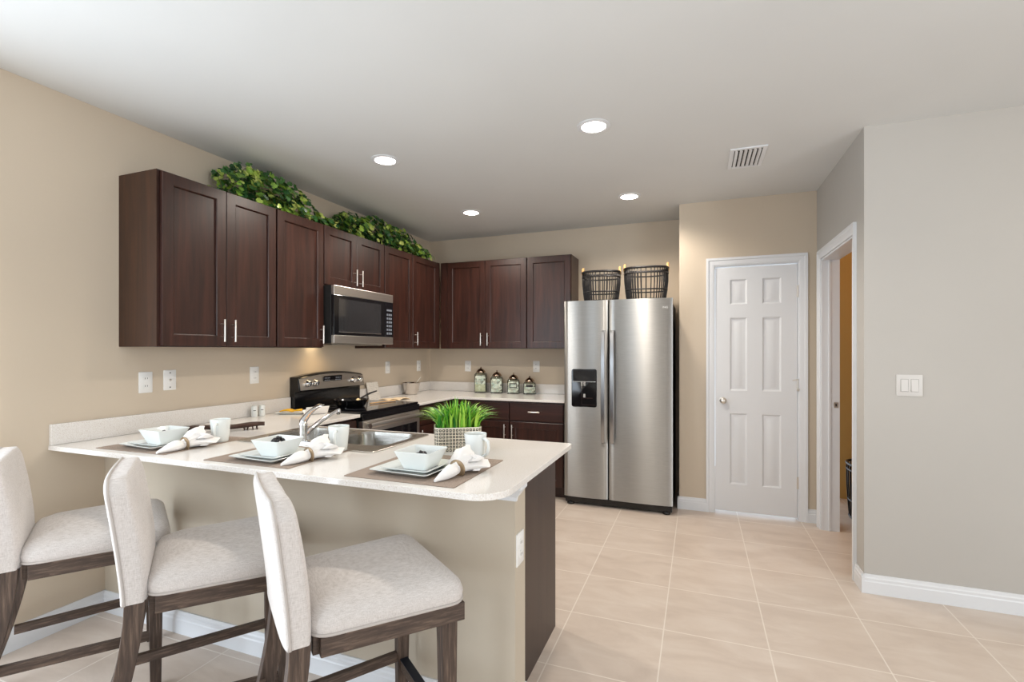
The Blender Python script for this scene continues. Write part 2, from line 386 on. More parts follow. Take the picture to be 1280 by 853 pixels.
def baseboard(name, segs, label, h=.105):
    """segs: (start, end, outward normal) on the floor"""
    bm = B(); pr = [(0, 0), (.015, 0), (.015, h * .62), (.012, h * .68), (.012, h * .80), (.008, h * .86), (.006, h), (0, h)]
    for (x0, y0), (x1, y1), (nx, ny) in segs:
        loft(bm, [[(x + nx * d, y + ny * d, z + .0002) for d, z in pr] for x, y in ((x0, y0), (x1, y1))])
    return struct(finish(name, bm, M['white'], smooth=None), label, 'baseboard')
baseboard('baseboard_left', [((0.0003, LW1), (0.0003, YP), (1, 0))], 'white baseboard along the tan wall behind the stools')
baseboard('baseboard_bar', [((0, YP - .0003), (PX + .015, YP - .0003), (0, -1)), ((PX + .0003, YP - .015), (PX + .0003, YP + .11), (1, 0))], 'white baseboard along the bar half wall')
baseboard('baseboard_pantry', [((XD - .015, YD - .0003), (2.955, YD - .0003), (0, -1)), ((3.698, YD - .0003), (XS, YD - .0003), (0, -1)), ((XD - .0003, YD - .015), (XD - .0003, YD + .4), (-1, 0))], 'white baseboard either side of the panel door')
baseboard('baseboard_side', [((XS - .0003, YR - .015), (XS - .0003, 3.40), (-1, 0))], 'short white baseboard between the doorway and wall corner')
baseboard('baseboard_right', [((XS - .015, YR - .0003), (XE, YR - .0003), (0, -1))], 'white baseboard under the double switch wall')

def casing_frame(bm, w0, w1, z1, cw, depth):
    """stepped casing, local x along wall, -y outward"""
    pr = [(0, 0), (0, depth), (cw * .3, depth), (cw * .38, depth * .72), (cw * .8, depth * .6), (cw, depth * .45), (cw, 0)]
    # pr x measured from outer edge inward
    def sec(xo, sgn, z=None): return [(xo + sgn * a, -d, z) for a, d in pr]
    L0 = [(w0 + a, -d, 0.0002) for a, d in pr]; L1 = [(w0 + a, -d, z1 - a) for a, d in pr]
    R1 = [(w1 - a, -d, z1 - a) for a, d in pr]; R0 = [(w1 - a, -d, 0.0002) for a, d in pr]
    loft(bm, [L0, L1, R1, R0])
bm = B(); casing_frame(bm, 2.955, 3.698, 2.122, .062, .018)
struct(finish('trim_2', bm, M['white'], loc=(0, YD - .0002, 0), smooth=None), 'white casing round the six panel door', 'trim')
bm = B(); box(bm, DX0, DX0 + .012, YD, YD + .108, 0, DZ); box(bm, DX1 - .012, DX1, YD, YD + .108, 0, DZ); box(bm, DX0 + .012, DX1 - .012, YD, YD + .108, DZ - .012, DZ)
struct(finish('trim_3', bm, M['white'], smooth=None), 'white jamb inside the six panel door casing', 'trim')
# six panel door
bm = B()
dw, dh = .600, 2.018
xs_ = [0, .107, .236, .353, .488, dw]   # panel columns measured on the photograph
xs_ = [0, .112, .24, .352, .488, dw]
zs_ = [0, .225, .812, 1.0, 1.602, 1.712, 1.918, dh]
def recess(bm, x0, x1, z0, z1):
    def rg(i, y): return [(x0 + i, y, z0 + i), (x1 - i, y, z0 + i), (x1 - i, y, z1 - i), (x0 + i, y, z1 - i)]
    loft(bm, [rg(0, 0), rg(.012, .009), rg(.024, .009), rg(.042, .0025)], True, False, True)
for i in range(5):
    for j in range(7):
        if i in (1, 3) and j in (1, 3, 5): recess(bm, xs_[i], xs_[i + 1], zs_[j], zs_[j + 1])
        else: bm.faces.new([bm.verts.new(p) for p in ((xs_[i], 0, zs_[j]), (xs_[i + 1], 0, zs_[j]), (xs_[i + 1], 0, zs_[j + 1]), (xs_[i], 0, zs_[j + 1]))])
bmesh.ops.remove_doubles(bm, verts=bm.verts[:], dist=1e-5)
v = [bm.verts.new(p) for p in ((0, .034, 0), (dw, .034, 0), (dw, .034, dh), (0, .034, dh))]
bm.faces.new(v[::-1])
lo = lambda p: min(bm.verts, key=lambda q: (q.co - Vector(p)).length)
def edge_pts(fn): return [q for q in bm.verts if fn(q.co)]
bot = sorted([q for q in bm.verts if abs(q.co.z) < 1e-6 and abs(q.co.y) < 1e-6], key=lambda q: q.co.x); bm.faces.new(bot[::-1] + [v[0], v[1]])
top = sorted([q for q in bm.verts if abs(q.co.z - dh) < 1e-6 and abs(q.co.y) < 1e-6], key=lambda q: q.co.x); bm.faces.new(top + [v[2], v[3]])
lf = sorted([q for q in bm.verts if abs(q.co.x) < 1e-6 and abs(q.co.y) < 1e-6], key=lambda q: q.co.z); bm.faces.new(lf + [v[3], v[0]])
rt = sorted([q for q in bm.verts if abs(q.co.x - dw) < 1e-6 and abs(q.co.y) < 1e-6], key=lambda q: q.co.z); bm.faces.new(rt[::-1] + [v[1], v[2]])
door = struct(finish('door_1', bm, M['white'], loc=(3.027, YD + .004, .022), smooth=25), 'white six panel interior door, closed', 'door')
bm = B(); lathe(bm, [(.026, 0), (.026, .006), (.012, .010), (.010, .028), (.022, .036), (.027, .05), (.024, .062), (.012, .068)], 20)
kn = finish('knob', bm, M['nickel'], door, loc=(.058, 0, .918), rot=(R(90), 0, 0), smooth=60); kn['label'] = 'satin nickel round knob'
for z in (.28, 1.06, 1.80):
    bm = B(); box(bm, -.004, .006, -.008, -.0005, -.045, .045); lathe(bm, [(.006, -.047), (.006, .047)], 10, (.004, -.010, 0))
    if z == 1.06: bar(bm, (.004, -.014, .04), (-.035, -.03, .035), .004, .004); box(bm, -.006, .012, -.02, -.004, -.05, -.03)
    finish('hinge', bm, M['nickel'], door, loc=(dw, 0, z), smooth=40)['label'] = 'satin nickel hinge'
bm = B(); box(bm, -.014, -.006, .0, .012, .89, .95); finish('strike_plate', bm, M['nickel'], door, smooth=None)
# doorway in the side wall: casing and jamb
bm = B(); casing_frame(bm, -(4.353), -(3.402), 2.108, .062, .018)
struct(finish('trim_4', bm, M['white'], loc=(XS - .0002, 0, 0), rot=(0, 0, R(-90)), smooth=None), 'white casing round the open doorway', 'trim')
bm = B()
box(bm, XS, XS + .115, SY0 - .012, SY0, 0, SZ); box(bm, XS, XS + .115, SY1, SY1 + .012 - .0125, 0, SZ)
box(bm, XS - .0, XS + .117, SY1 - .014, SY1 - .0005, 0.0003, SZ); box(bm, XS - .0, XS + .117, SY0 + .0005, SY0 + .014, 0.0003, SZ); box(bm, XS, XS + .117, SY0 + .014, SY1 - .014, SZ - .014, SZ - .0005)
box(bm, XS + .05, XS + .064, SY1 - .026, SY1 - .014, .0003, SZ - .014)
bm.free(); bm = B()
box(bm, XS, XS + .117, SY1 - .014, SY1 - .0005, 0.0003, SZ - .001); box(bm, XS, XS + .117, SY0 + .0005, SY0 + .014, 0.0003, SZ - .001); box(bm, XS, XS + .117, SY0 + .014, SY1 - .014, SZ - .014, SZ - .001)
box(bm, XS + .045, XS + .058, SY1 - .024, SY1 - .014, .0003, SZ - .014)
jb = struct(finish('trim_5', bm, M['white'], smooth=None), 'white door jamb lining the open doorway', 'trim')
bm = B(); box(bm, XS + .078, XS + .108, SY1 - .0165, SY1 - .014, .925, .965); box(bm, XS + .088, XS + .098, SY1 - .0175, SY1 - .0165, .935, .955, 1)
finish('strike_plate', bm, [M['nickel'], M['dark_slot']], jb, smooth=None)['label'] = 'satin nickel strike plate'

# ------------------------------------------------------------ cabinets
def pull(parent, L, loc, vert=True):
    """bar pull; local -y is outward"""
    bm = B(); h = L / 2
    lathe(bm, [(.0055, -h), (.006, -h + .003), (.006, h - .003), (.0055, h)], 12, (0, -.030, 0))
    for s in (-1, 1): tube(bm, [(0, 0, s * (h - .028)), (0, -.029, s * (h - .028))], .0042, 8)
    o = finish('handle', bm, M['nickel'], parent, loc=loc, rot=(0, 0 if vert else R(90), 0), smooth=50); o['label'] = 'brushed nickel bar pull'
    return o
def shaker(name, parent, x0, x1, z0, z1, yf, mat=None, hx=None, hz=None, hl=.13, vert=True, flat=False):
    """front panel: outer face at y=yf, 20 mm thick"""
    w_, h_ = x1 - x0, z1 - z0; fr = .058
    bm = B()
    def rg(i, y): return [(i, y, i), (w_ - i, y, i), (w_ - i, y, h_ - i), (i, y, h_ - i)]
    if flat:
        loft(bm, [rg(0, .019), rg(0, .002), rg(.002, 0)])
    else:
        loft(bm, [rg(0, .019), rg(0, .002), rg(.002, 0), rg(fr, 0), rg(fr + .004, .003), rg(fr + .006, .0115), rg(fr + .007, .0115)], True, True, True)
    d = finish(name, bm, mat or M['cab'], parent, loc=(x0, yf, z0), smooth=None)
    if hx is not None: pull(d, hl, (hx - x0, 0, hz - z0), vert)
    return d
ZB, ZT = 1.3725, 2.2864
def upper(name, loc, rz, width, doors, z0, label, side_left=False, fill=None):
    e = empty(name, (loc[0], loc[1], z0), rz, label, 'cabinet', 'espresso wall cabinets')
    h = ZT - z0; dp = .297
    bm = B(); box(bm, 0, width, -dp, -.0005, 0, h)
    finish('body', bm, M['cab'], e, smooth=None)
    if side_left:
        bm = B(); box(bm, -.0035, -.0003, -dp, -.0005, 0.0, h); s = finish('side_panel', bm, M['cab_side'], e, smooth=None); s['label'] = 'walnut brown side panel'
    for (a, b, hx) in doors:
        shaker('door', e, a, b, .006, h - .006, -dp - .0205, None, hx, .095 if hx is not None else None)
    if fill:
        bm = B(); box(bm, fill[0], fill[1], -dp - .012, -dp - .0003, .0, h); finish('filler_strip', bm, M['cab'], e, smooth=None)
    return e
LFT = R(90)
Y0 = 1.703
upper('wall_cabinet', (0, Y0, 0), LFT, .7445, [(.012, .3785, .345), (.3815, .739, .415)], ZB, 'tall two door espresso wall cabinet nearest the stools, brown side showing', True)
upper('wall_cabinet', (0, 2.448, 0), LFT, .434, [(.006, .428, .395)], ZB, 'single door espresso wall cabinet left of the microwave')
upper('wall_cabinet', (0, 2.8825, 0), LFT, .742, [(.004, .3695, .335), (.3725, .738, .407)], 1.838, 'short two door espresso wall cabinet above the microwave')
upper('wall_cabinet', (0, 3.625, 0), LFT, .995, [(.005, .4555, None), (.4585, .945, .495)], ZB, 'espresso wall cabinet between the microwave and the room corner', fill=(.948, .995))
YU = YB
upper('wall_cabinet', (.3175, YU, 0), 0, .975, [(.085, .518, .482), (.521, .970, .557)], ZB, 'two door espresso wall cabinet above the tall glass canister', fill=(.0, .082))
upper('wall_cabinet', (1.293, YU, 0), 0, .452, [(.004, .447, .41)], ZB, 'single door espresso wall cabinet next to the refrigerator')

def carcass(e, width, depth, z0, z1, t=.018, toe=.10):
    bm = B()
    box(bm, 0, t, -depth, -.0005, toe, z1); box(bm, width - t, width, -depth, -.0005, toe, z1)
    box(bm, t, width - t, -.02, -.0005, toe, z1); box(bm, t, width - t, -depth, -.02, toe, toe + t)
    box(bm, t, width - t, -depth, -depth + .02, z1 - .04, z1); box(bm, 0, width, -depth + .06, -depth + .075, 0.0003, toe)
    box(bm, 0, t, -depth + .075, -.0005, 0.0003, toe); box(bm, width - t, width, -depth + .075, -.0005, .0003, toe)
    box(bm, t, width - t, -depth, -depth + .004, toe + t, z1 - .04)
    return finish('body', bm, M['cab'], e, smooth=None)
BZ = CB - .0005
def base(loc, rz, width, depth, label, drawers, doors, group='espresso base cabinets'):
    e = empty('base_cabinet', (loc[0], loc[1], 0), rz, label, 'cabinet', group)
    carcass(e, width, depth, 0, BZ)
    for a, b, hx in drawers: shaker('drawer', e, a, b, .698, .858, -depth - .0195, M['cab_x'], hx, .785, .11, False, True)
    for a, b, hx in doors: shaker('door', e, a, b, .112, .686, -depth - .0195, None, hx, .595)
    return e
base((0, 2.36, 0), LFT, .497, .61, 'espresso base cabinet between the sink bar and the range', [(.004, .493, .25)], [(.004, .493, .05)])
base((0, 3.642, 0), LFT, .66, .61, 'espresso base cabinet right of the range near the room corner', [(.004, .60, .30)], [(.004, .60, .05)])
base((.655, YB, 0), 0, .575, .625, 'espresso base cabinet under the tallest canister, half behind the grass pot', [(.10, .572, None)], [(.10, .572, .535)])
base((1.2315, YB, 0), 0, .525, .625, 'espresso base cabinet with a drawer next to the refrigerator', [(.006, .521, .252)], [(.006, .521, .035)])
e = base((.70 + 1.52, YP + .1105, 0), R(180), 1.52, .555, 'espresso sink base cabinet with a plain end panel under the bar', [], [(.45, .90, .86), (.904, 1.36, .944)])
bm = B(); box(bm, -.018, -.0005, -.575, -.0005, .0006, BZ); p_ = finish('end_panel', bm, M['end_panel'], e, smooth=None); p_['label'] = 'tall dark brown end panel'

# ------------------------------------------------------------ counter tops
SX0, SX1, SYa, SYb = .735, 1.56, 1.795, 2.285      # sink outer rim
out = [(0.0005, 1.395), (2.205, 1.395)]
rc = .115
for i in range(1, 9):
    a = R(-90 + 90 * i / 8); out.append((2.32 - rc + rc * math.cos(a), 1.395 + rc + rc * math.sin(a)))
for i in range(0, 5):
    a = R(0 + 90 * i / 4); out.append((2.32 - .02 + .02 * math.cos(a), 2.335 - .02 + .02 * math.sin(a)))
out += [(.70, 2.335), (.665, 2.36), (.655, 2.40), (.655, 2.862), (.0005, 2.862)]
hole = [(SX0 + .02, SYa + .02), (SX1 - .02, SYa + .02), (SX1 - .02, SYb - .02), (SX0 + .02, SYb - .02)]
ctop = empty('countertop', (0, 0, 0), 0, 'cream quartz bar counter with the sink and place settings', 'countertop')
bm = B(); slab(bm, out, [hole], CB, CT)
finish('slab', bm, M['stone'], ctop, bevel=.003, smooth=None)
bm = B(); box(bm, .0006, .020, 1.398, 2.862, CT + .0003, CT + .1)
finish('backsplash', bm, M['stone'], ctop, bevel=.002, smooth=None)
ct2 = empty('countertop', (0, 0, 0), 0, 'cream quartz corner counter behind the range with the canisters', 'countertop')
bm = B(); slab(bm, [(.0005, 3.640), (.655, 3.640), (.655, 4.285), (1.775, 4.285), (1.775, YB - .0005), (.0005, YB - .0005)], [], CB, CT)
finish('slab', bm, M['stone'], ct2, bevel=.003, smooth=None)
bm = B(); box(bm, .0006, .020, 3.640, YB - .0006, CT + .0003, CT + .1); box(bm, .0203, 1.775, YB - .020, YB - .0006, CT + .0003, CT + .1)
finish('backsplash', bm, M['stone'], ct2, bevel=.002, smooth=None)

# ------------------------------------------------------------ sink and faucet
sk = empty('kitchen_sink', ((SX0 + SX1) / 2, (SYa + SYb) / 2, CT), 0, 'double bowl stainless steel sink set into the bar counter', 'sink')
hw, hh = (SX1 - SX0) / 2, (SYb - SYa) / 2
bw, bh = .355, .335; bcx, bcy = .195, .045
bm = B()
bowls = [rrect(bw, bh, .07, 6, s * bcx, bcy) for s in (-1, 1)]
slab(bm, rrect(2 * hw, 2 * hh, .025, 5), bowls, .0005, .006)
rim = finish('rim', bm, M['sink'], sk, bevel=.0015, smooth=None)
for s in (-1, 1):
    bm = B(); rings = []
    for dz, sh, r in ((.0055, 0, .07), (-.01, .004, .07), (-.12, .008, .07), (-.15, .03, .06), (-.158, .07, .045)):
        rings.append([(x, y, dz) for x, y in rrect(bw - 2 * sh, bh - 2 * sh, r, 6, s * bcx, bcy)])
    loft(bm, rings, True, False, True)
    bmesh.ops.solidify(bm, geom=bm.faces[:], thickness=.0012)
    b_ = finish('bowl', bm, M['sink'], sk, smooth=60)
    bm = B(); lathe(bm, [(.042, 0), (.042, .003), (.028, .004), (.024, .001)], 20, (s * bcx, bcy, -.1565)); finish('drain', bm, M['chrome'], b_, smooth=40)
fx, fy = 1.095, 1.868
fc = empty('faucet', (fx, fy, CT + .006), 0, 'polished chrome single lever faucet behind the middle place setting', 'faucet')
bm = B()
loft(bm, [[(x, y, z) for x, y in rrect(.2 - i, .05 - i, .024 - i / 2, 5)] for z, i in ((.0003, 0), (.006, 0), (.010, .012))])
finish('base_plate', bm, M['chrome'], fc, smooth=40)
bm = B(); lathe(bm, [(.022, .010), (.020, .03), (.018, .066), (.020, .082), (.019, .098), (.012, .106)], 20); finish('body', bm, M['chrome'], fc, smooth=50)
bm = B(); tube(bm, [(0, .012, .035), (0, .05, .058), (0, .12, .088), (0, .20, .115), (0, .258, .128)], [.0135, .012, .0105, .0095, .009], 12)
lathe(bm, [(.010, 0), (.012, -.004), (.012, -.026), (.009, -.028)], 14, (0, .250, .133))
finish('spout', bm, M['chrome'], fc, smooth=60)
bm = B()
rings = []
for t in range(9):
    u = t / 8; y = -.004 + .125 * u ** 1.15; z = .096 + .076 * u + .010 * math.sin(PI * u); wd = .016 + .006 * u - .010 * math.sin(PI * u) * .6; th = .015 * (1 - u) + .0045
    rings.append([(wd * math.cos(a), y - th * math.sin(a) * .75, z + th * math.sin(a) * .7) for a in [2 * PI * k / 12 for k in range(12)]])
loft(bm, rings); finish('lever', bm, M['chrome'], fc, smooth=60)

# ------------------------------------------------------------ range
rg = empty('electric_range', (0, 2.868, 0), LFT, 'stainless and black electric range with glass cooktop', 'range')
RW = .762
def col(bm, pts, z0, z1): loft(bm, [[(x, y, z0) for x, y in pts], [(x, y, z1) for x, y in pts]])
bm = B(); box(bm, 0, RW, -.63, -.002, .04, .898); finish('body', bm, M['black_matte'], rg, smooth=None)
for x in (.04, RW - .04):
    for y in (-.58, -.06):
        bm = B(); lathe(bm, [(.016, .0003), (.016, .04)], 12, (x, y, 0)); finish('foot', bm, M['black_matte'], rg)
bm = B(); box(bm, -.001, RW + .001, -.655, -.03, .8985, .915); finish('cooktop', bm, M['black_glass'], rg, bevel=.004, smooth=None)
bm = B(); ring_ = lambda cx, cy, r: [[(cx + q * math.cos(2 * PI * i / 40), cy + q * math.sin(2 * PI * i / 40), .9153) for i in range(40)] for q in (r, r - .004)]
bm.free()
for cx, cy, r in ((.2, -.2, .08), (.56, -.2, .1), (.2, -.48, .1), (.56, -.48, .08)):
    bm = B(); loft(bm, ring_(cx, cy, r), True, False, False); finish('burner_ring', bm, M['display'], rg, smooth=None)['label'] = 'grey burner ring printed on the glass'
# backguard: arched black shell with slanted stainless control panel
bm = B(); front, back = [], []
nseg = 14
def arch(u): return 1.150 + .032 * (1 - (2 * u - 1) ** 2)
prev = None
secs = []
for i in range(nseg + 1):
    u = i / nseg; x = RW * u; zt = arch(u)
    secs.append([(x, -.004, .9153), (x, -.052, .9153), (x, -.052, 1.035), (x, -.098, 1.045), (x, -.080, zt - .012), (x, -.06, zt), (x, -.004, zt)])
loft(bm, secs); finish('backguard', bm, M['black'], rg, bevel=.003, smooth=30)
bm = B(); secs = []
for i in range(nseg + 1):
    u = .012 + .976 * i / nseg; x = RW * u; zt = arch(u) - .016
    f = lambda z: -.0985 + .018 * (z - 1.045) / (arch(u) - .012 - 1.045)
    secs.append([(x, f(1.05), 1.05), (x, f(1.05) - .003, 1.05), (x, f(zt) - .003, zt), (x, f(zt), zt)])
loft(bm, secs); pnl = finish('control_panel', bm, M['steel_y'], rg, smooth=30); pnl['label'] = 'stainless control panel'
def on_panel(z): return -.1017 + .018 * (z - 1.045) / .12
for x in (.085, .165, .605, .690):
    bm = B(); lathe(bm, [(.029, 0), (.029, .004), (.024, .006), (.022, .022), (.018, .026)], 20); box(bm, -.003, .003, -.015, .015, .022, .029)
    finish('knob', bm, M['chrome'], rg, loc=(x, on_panel(1.100) - .0005, 1.100), rot=(R(99), 0, 0), smooth=40)
bm = B(); box(bm, .255, .47, -.003, -.0005, -.032, .034)
dsp = finish('display', bm, M['black_glass'], rg, loc=(0, on_panel(1.115), 1.115), rot=(R(8), 0, 0), smooth=None)
bm = B()
for i in range(4):
    for j in range(3): box(bm, .268 + .016 * i, .279 + .016 * i, -.0036, -.0031, -.024 + .018 * j, -.015 + .018 * j)
finish('keypad_marks', bm, M['display'], dsp, smooth=None); bm = B()  # plain grey blocks standing for the printed button marks
for i in range(4):
    for j in range(3): box(bm, .395 + .016 * i, .406 + .016 * i, -.0036, -.0031, -.024 + .018 * j, -.015 + .018 * j)
finish('keypad_marks', bm, M['display'], dsp, smooth=None)
# front: control edge, oven door, drawer
bm = B(); box(bm, .0, RW, -.668, -.6305, .853, .898); finish('front_trim', bm, M['black'], rg, bevel=.003, smooth=None)
bm = B(); box(bm, .004, RW - .004, -.672, -.6305, .27, .848); od = finish('oven_door', bm, M['steel_y'], rg, bevel=.004, smooth=None)
bm = B(); box(bm, .05, RW - .05, -.6745, -.6723, .33, .755); finish('oven_window', bm, M['black_glass'], od, smooth=None)
bm = B(); tube(bm, [(.03, -.715, .815), (RW - .03, -.715, .815)], .0155, 12, flat=1.25)
for x in (.06, RW - .06): bar(bm, (x, -.672, .815), (x, -.715, .815), .012, .010)
finish('handle', bm, M['steel'], od, smooth=50)['label'] = 'stainless oven door handle'
bm = B(); box(bm, .004, RW - .004, -.668, -.6305, .055, .262); finish('storage_drawer', bm, M['steel_y'], rg, bevel=.004, smooth=None)

# ------------------------------------------------------------ microwave over the range
MZ0, MZ1 = 1.405, 1.834
mw = empty('microwave', (0, 2.888, MZ0), LFT, 'stainless over the range microwave under the short cabinet', 'microwave')
mh = MZ1 - MZ0; mwid = .742
bm = B(); box(bm, 0, mwid, -.375, -.0005, .0, mh); finish('body', bm, M['black_matte'], mw, bevel=.003, smooth=None)
bm = B(); box(bm, .0, mwid, -.402, -.3755, mh - .068, mh); finish('vent_panel', bm, M['steel_y'], mw, bevel=.003, smooth=None)['label'] = 'stainless top vent strip'
bm = B(); box(bm, .0, mwid, -.402, -.3755, .0, .062); finish('bottom_panel', bm, M['steel_y'], mw, bevel=.003, smooth=None)['label'] = 'stainless lower strip'
bm = B(); box(bm, .0, .628, -.402, -.3755, .0625, mh - .0685); md = finish('door', bm, M['black'], mw, bevel=.002, smooth=None)
bm = B(); box(bm, .05, .565, -.4035, -.4022, .085, mh - .095); finish('door_window', bm, M['window_mesh'], md, smooth=None)
bm = B()
for z in (.083, ): box(bm, .05, .565, -.405, -.4037, z, z + .006)
finish('window_trim', bm, M['steel'], md, smooth=None)
bm = B(); box(bm, .630, mwid, -.402, -.3755, .0625, mh - .0685); cp = finish('control_panel', bm, M['black_glass'], mw, bevel=.002, smooth=None)
bm = B()
for j in range(6):
    for i in range(3): box(bm, .648 + .027 * i, .668 + .027 * i, -.4032, -.4022, .085 + .032 * j, .103 + .032 * j)
box(bm, .648, .722, -.4032, -.4022, .285, .30)
finish('keypad_marks', bm, M['display'], cp, smooth=None)  # blank button marks, no characters
bm = B(); box(bm, .06, mwid - .06, -.33, -.08, -.010, -.0003); finish('grease_filter', bm, M['steel'], mw, smooth=None)
bm = B(); box(bm, .15, .25, -.07, -.03, -.006, -.0003); finish('cooktop_lamp', bm, M['hood_lamp'], mw, smooth=None)
lamp('microwave_cooktop_light', 'SPOT', (.17, 3.10, MZ0 - .02), 3.0, (1.0, 0.70, 0.35), .06, 170, .9)

# ------------------------------------------------------------ refrigerator
FX0, FX1, FY = 1.788, 2.698, 4.205
fr = empty('refrigerator', (FX0, FY, 0), 0, 'stainless steel side by side refrigerator with a black dispenser', 'refrigerator')
FW = FX1 - FX0
bm = B(); box(bm, .006, FW - .006, .062, .70, .03, 1.755); finish('body', bm, M['black_matte'], fr, bevel=.004, smooth=None)
bm = B(); box(bm, .006, FW - .006, .02, .0615, .018, .070); gr_ = finish('base_grille', bm, M['black'], fr, bevel=.003, smooth=None)
for x in (.05, FW - .05):
    bm = B(); lathe(bm, [(.03, .0003), (.034, .008), (.03, .022), (.012, .03)], 18, (x, .035, 0)); finish('foot', bm, M['black'], fr, smooth=50)
    bm = B(); lathe(bm, [(.028, .0003), (.028, .03)], 14, (x, .6, 0)); finish('foot', bm, M['black'], fr, smooth=50)
SPL = 2.1745 - FX0
def fdoor(x0, x1, nm):
    bm = B(); wd = x1 - x0; n = 20; secs = []
    for i in range(n + 1):
        u = i / n; x = x0 + wd * u
        e_ = min(u, 1 - u) * wd
        y = -.013 * (1 - (2 * u - 1) ** 2) + (.006 * (1 - e_ / .02) ** 2 if e_ < .02 else 0)
        secs.append([(x, .058, .076), (x, .058, 1.785), (x, y, 1.785), (x, y, .076)])
    loft(bm, secs); return finish(nm, bm, M['fridge'], fr, smooth=30)
dl = fdoor(0, SPL - .006, 'freezer_door'); dr = fdoor(SPL + .006, FW, 'fridge_door')
for x, d in ((SPL - .038, dl), (SPL + .038, dr)):
    bm = B()
    pts = [(x, .0, .565), (x, -.035, .572), (x, -.05, .60), (x, -.056, .85), (x, -.057, 1.05), (x, -.056, 1.25), (x, -.05, 1.485), (x, -.035, 1.512), (x, .0, 1.52)]
    secs = []
    for i, p in enumerate(pts):
        a = Vector(pts[max(0, i - 1)]); b = Vector(pts[min(len(pts) - 1, i + 1)]); t = (b - a).normalized(); q = Vector((0, t.z, -t.y)); c_ = Vector(p)
        secs.append([c_ + Vector((sx * .017, 0, 0)) * (1 if sy < 0 else .8) + q * (sy * .008) for sx, sy in ((-1, -1), (1, -1), (1, 1), (-1, 1))])
    loft(bm, secs); finish('handle', bm, M['handle_steel'], d, bevel=.004, smooth=40)['label'] = 'tall stainless door handle'
# dispenser
DXa, DXb, DZa, DZb = 1.857 - FX0, 2.078 - FX0, .862, 1.192
bm = B(); loft(bm, [[(x, y, z) for x, z in rrect(DXb - DXa - i, DZb - DZa - i, .018, 4, (DXa + DXb) / 2, (DZa + DZb) / 2)] for y, i in ((-.0055, 0), (-.0125, 0), (-.0135, .006))])
dp_ = finish('dispenser', bm, M['black'], dl, smooth=30); dp_['label'] = 'black water and ice dispenser'
bm = B(); box(bm, DXa + .012, DXb - .012, -.016, -.0138, DZb - .105, DZb - .015); finish('dispenser_panel', bm, M['black_glass'], dp_, bevel=.001, smooth=None)
bm = B()
box(bm, DXa + .085, DXa + .10, -.022, -.0138, DZb - .145, DZb - .112); box(bm, DXa + .108, DXa + .125, -.022, -.0138, DZb - .145, DZb - .112)
box(bm, DXa + .01, DXb - .01, -.0165, -.0138, DZb - .112, DZb - .107); box(bm, DXa + .09, DXb - .02, -.0165, -.0138, DZa + .018, DZa + .022); box(bm, DXa + .088, DXa + .092, -.0165, -.0138, DZa + .02, DZb - .14)
box(bm, DXa + .10, DXb - .035, -.0175, -.0138, DZa + .075, DZa + .083); lathe(bm, [(.012, 0), (.01, .03)], 10, (DXa + .115, -.0165, DZa + .085))
finish('dispenser_lever', bm, M['chrome'], dp_, smooth=None)
tc = bpy.data.curves.new('brand_lettering', 'FONT'); tc.body = 'SAMSUNG'; tc.size = .024; tc.extrude = .0006; tc.align_x = 'RIGHT'
tc.space_character = 1.15
tmp = bpy.data.objects.new('lettering_curve', tc); C.objects.link(tmp)
bpy.context.view_layer.update()
lme = bpy.data.meshes.new_from_object(tmp.evaluated_get(bpy.context.evaluated_depsgraph_get()))
bpy.data.objects.remove(tmp); bpy.data.curves.remove(tc)
lme.materials.clear(); lme.materials.append(M['plate'])
to = bpy.data.objects.new('brand_lettering', lme); C.objects.link(to); to.parent = dr; to.location = (FW - .035, -.0045, 1.700); to.rotation_euler = (R(90), 0, R(2.2))

# ------------------------------------------------------------ ceiling fittings
LP = [(.970, 2.713, 'near the ivy above the single door cabinet'), (2.348, 2.716, 'largest, nearest the camera'), (.968, 4.02, 'above the room corner and canisters'), (2.369, 4.055, 'in front of the refrigerator baskets')]
LBL = ['round recessed ceiling light nearest the ivy and left wall', 'round recessed ceiling light with the largest lit disc, toward the viewer',
       'round recessed ceiling light closest to the corner wall cabinets', 'round recessed ceiling light in front of the refrigerator and baskets']
for (x, y, _), lb in zip(LP, LBL):
    e = empty('recessed_light', (x, y, CH), 0, lb, 'ceiling light', 'recessed ceiling lights')
    bm = B(); lathe(bm, [(.092, -.0003), (.092, -.004), (.068, -.007), (.066, -.002), (.068, -.0003)], 32, cap0=False, cap1=False); finish('trim_ring', bm, M['white'], e, smooth=40)
    bm = B(); lathe(bm, [(.067, -.0008), (.062, -.006), (.03, -.0075), (.001, -.008)], 28); finish('lens', bm, M['lamp'], e, smooth=60)
    lamp('recessed_lamp', 'SPOT', (x, y, CH - .03), 38, WARM, .06, 155, .5)
vt = empty('ceiling_vent', (3.185, 3.505, CH), 0, 'white louvred air vent in the ceiling near the doorway', 'vent')
bm = B()
for x0, x1, y0, y1 in ((-.105, -.08, -.175, .175), (.08, .105, -.175, .175), (-.08, .08, -.175, -.15), (-.08, .08, .15, .175)): box(bm, x0, x1, y0, y1, -.008, -.0003)
finish('frame', bm, M['white'], vt, bevel=.002, smooth=None)
bm = B(); box(bm, -.08, .08, -.15, .15, -.002, -.0003); finish('cavity', bm, M['vent_dark'], vt, smooth=None)
bm = B()
for i in range(6):
    x = -.066 + .0265 * i
    loft(bm, [[(x - .009, y, -.0025), (x - .0075, y, -.0025), (x + .0075, y, -.012), (x + .006, y, -.012)] for y in (-.15, .15)])
finish('louvres', bm, M['white'], vt, smooth=None)

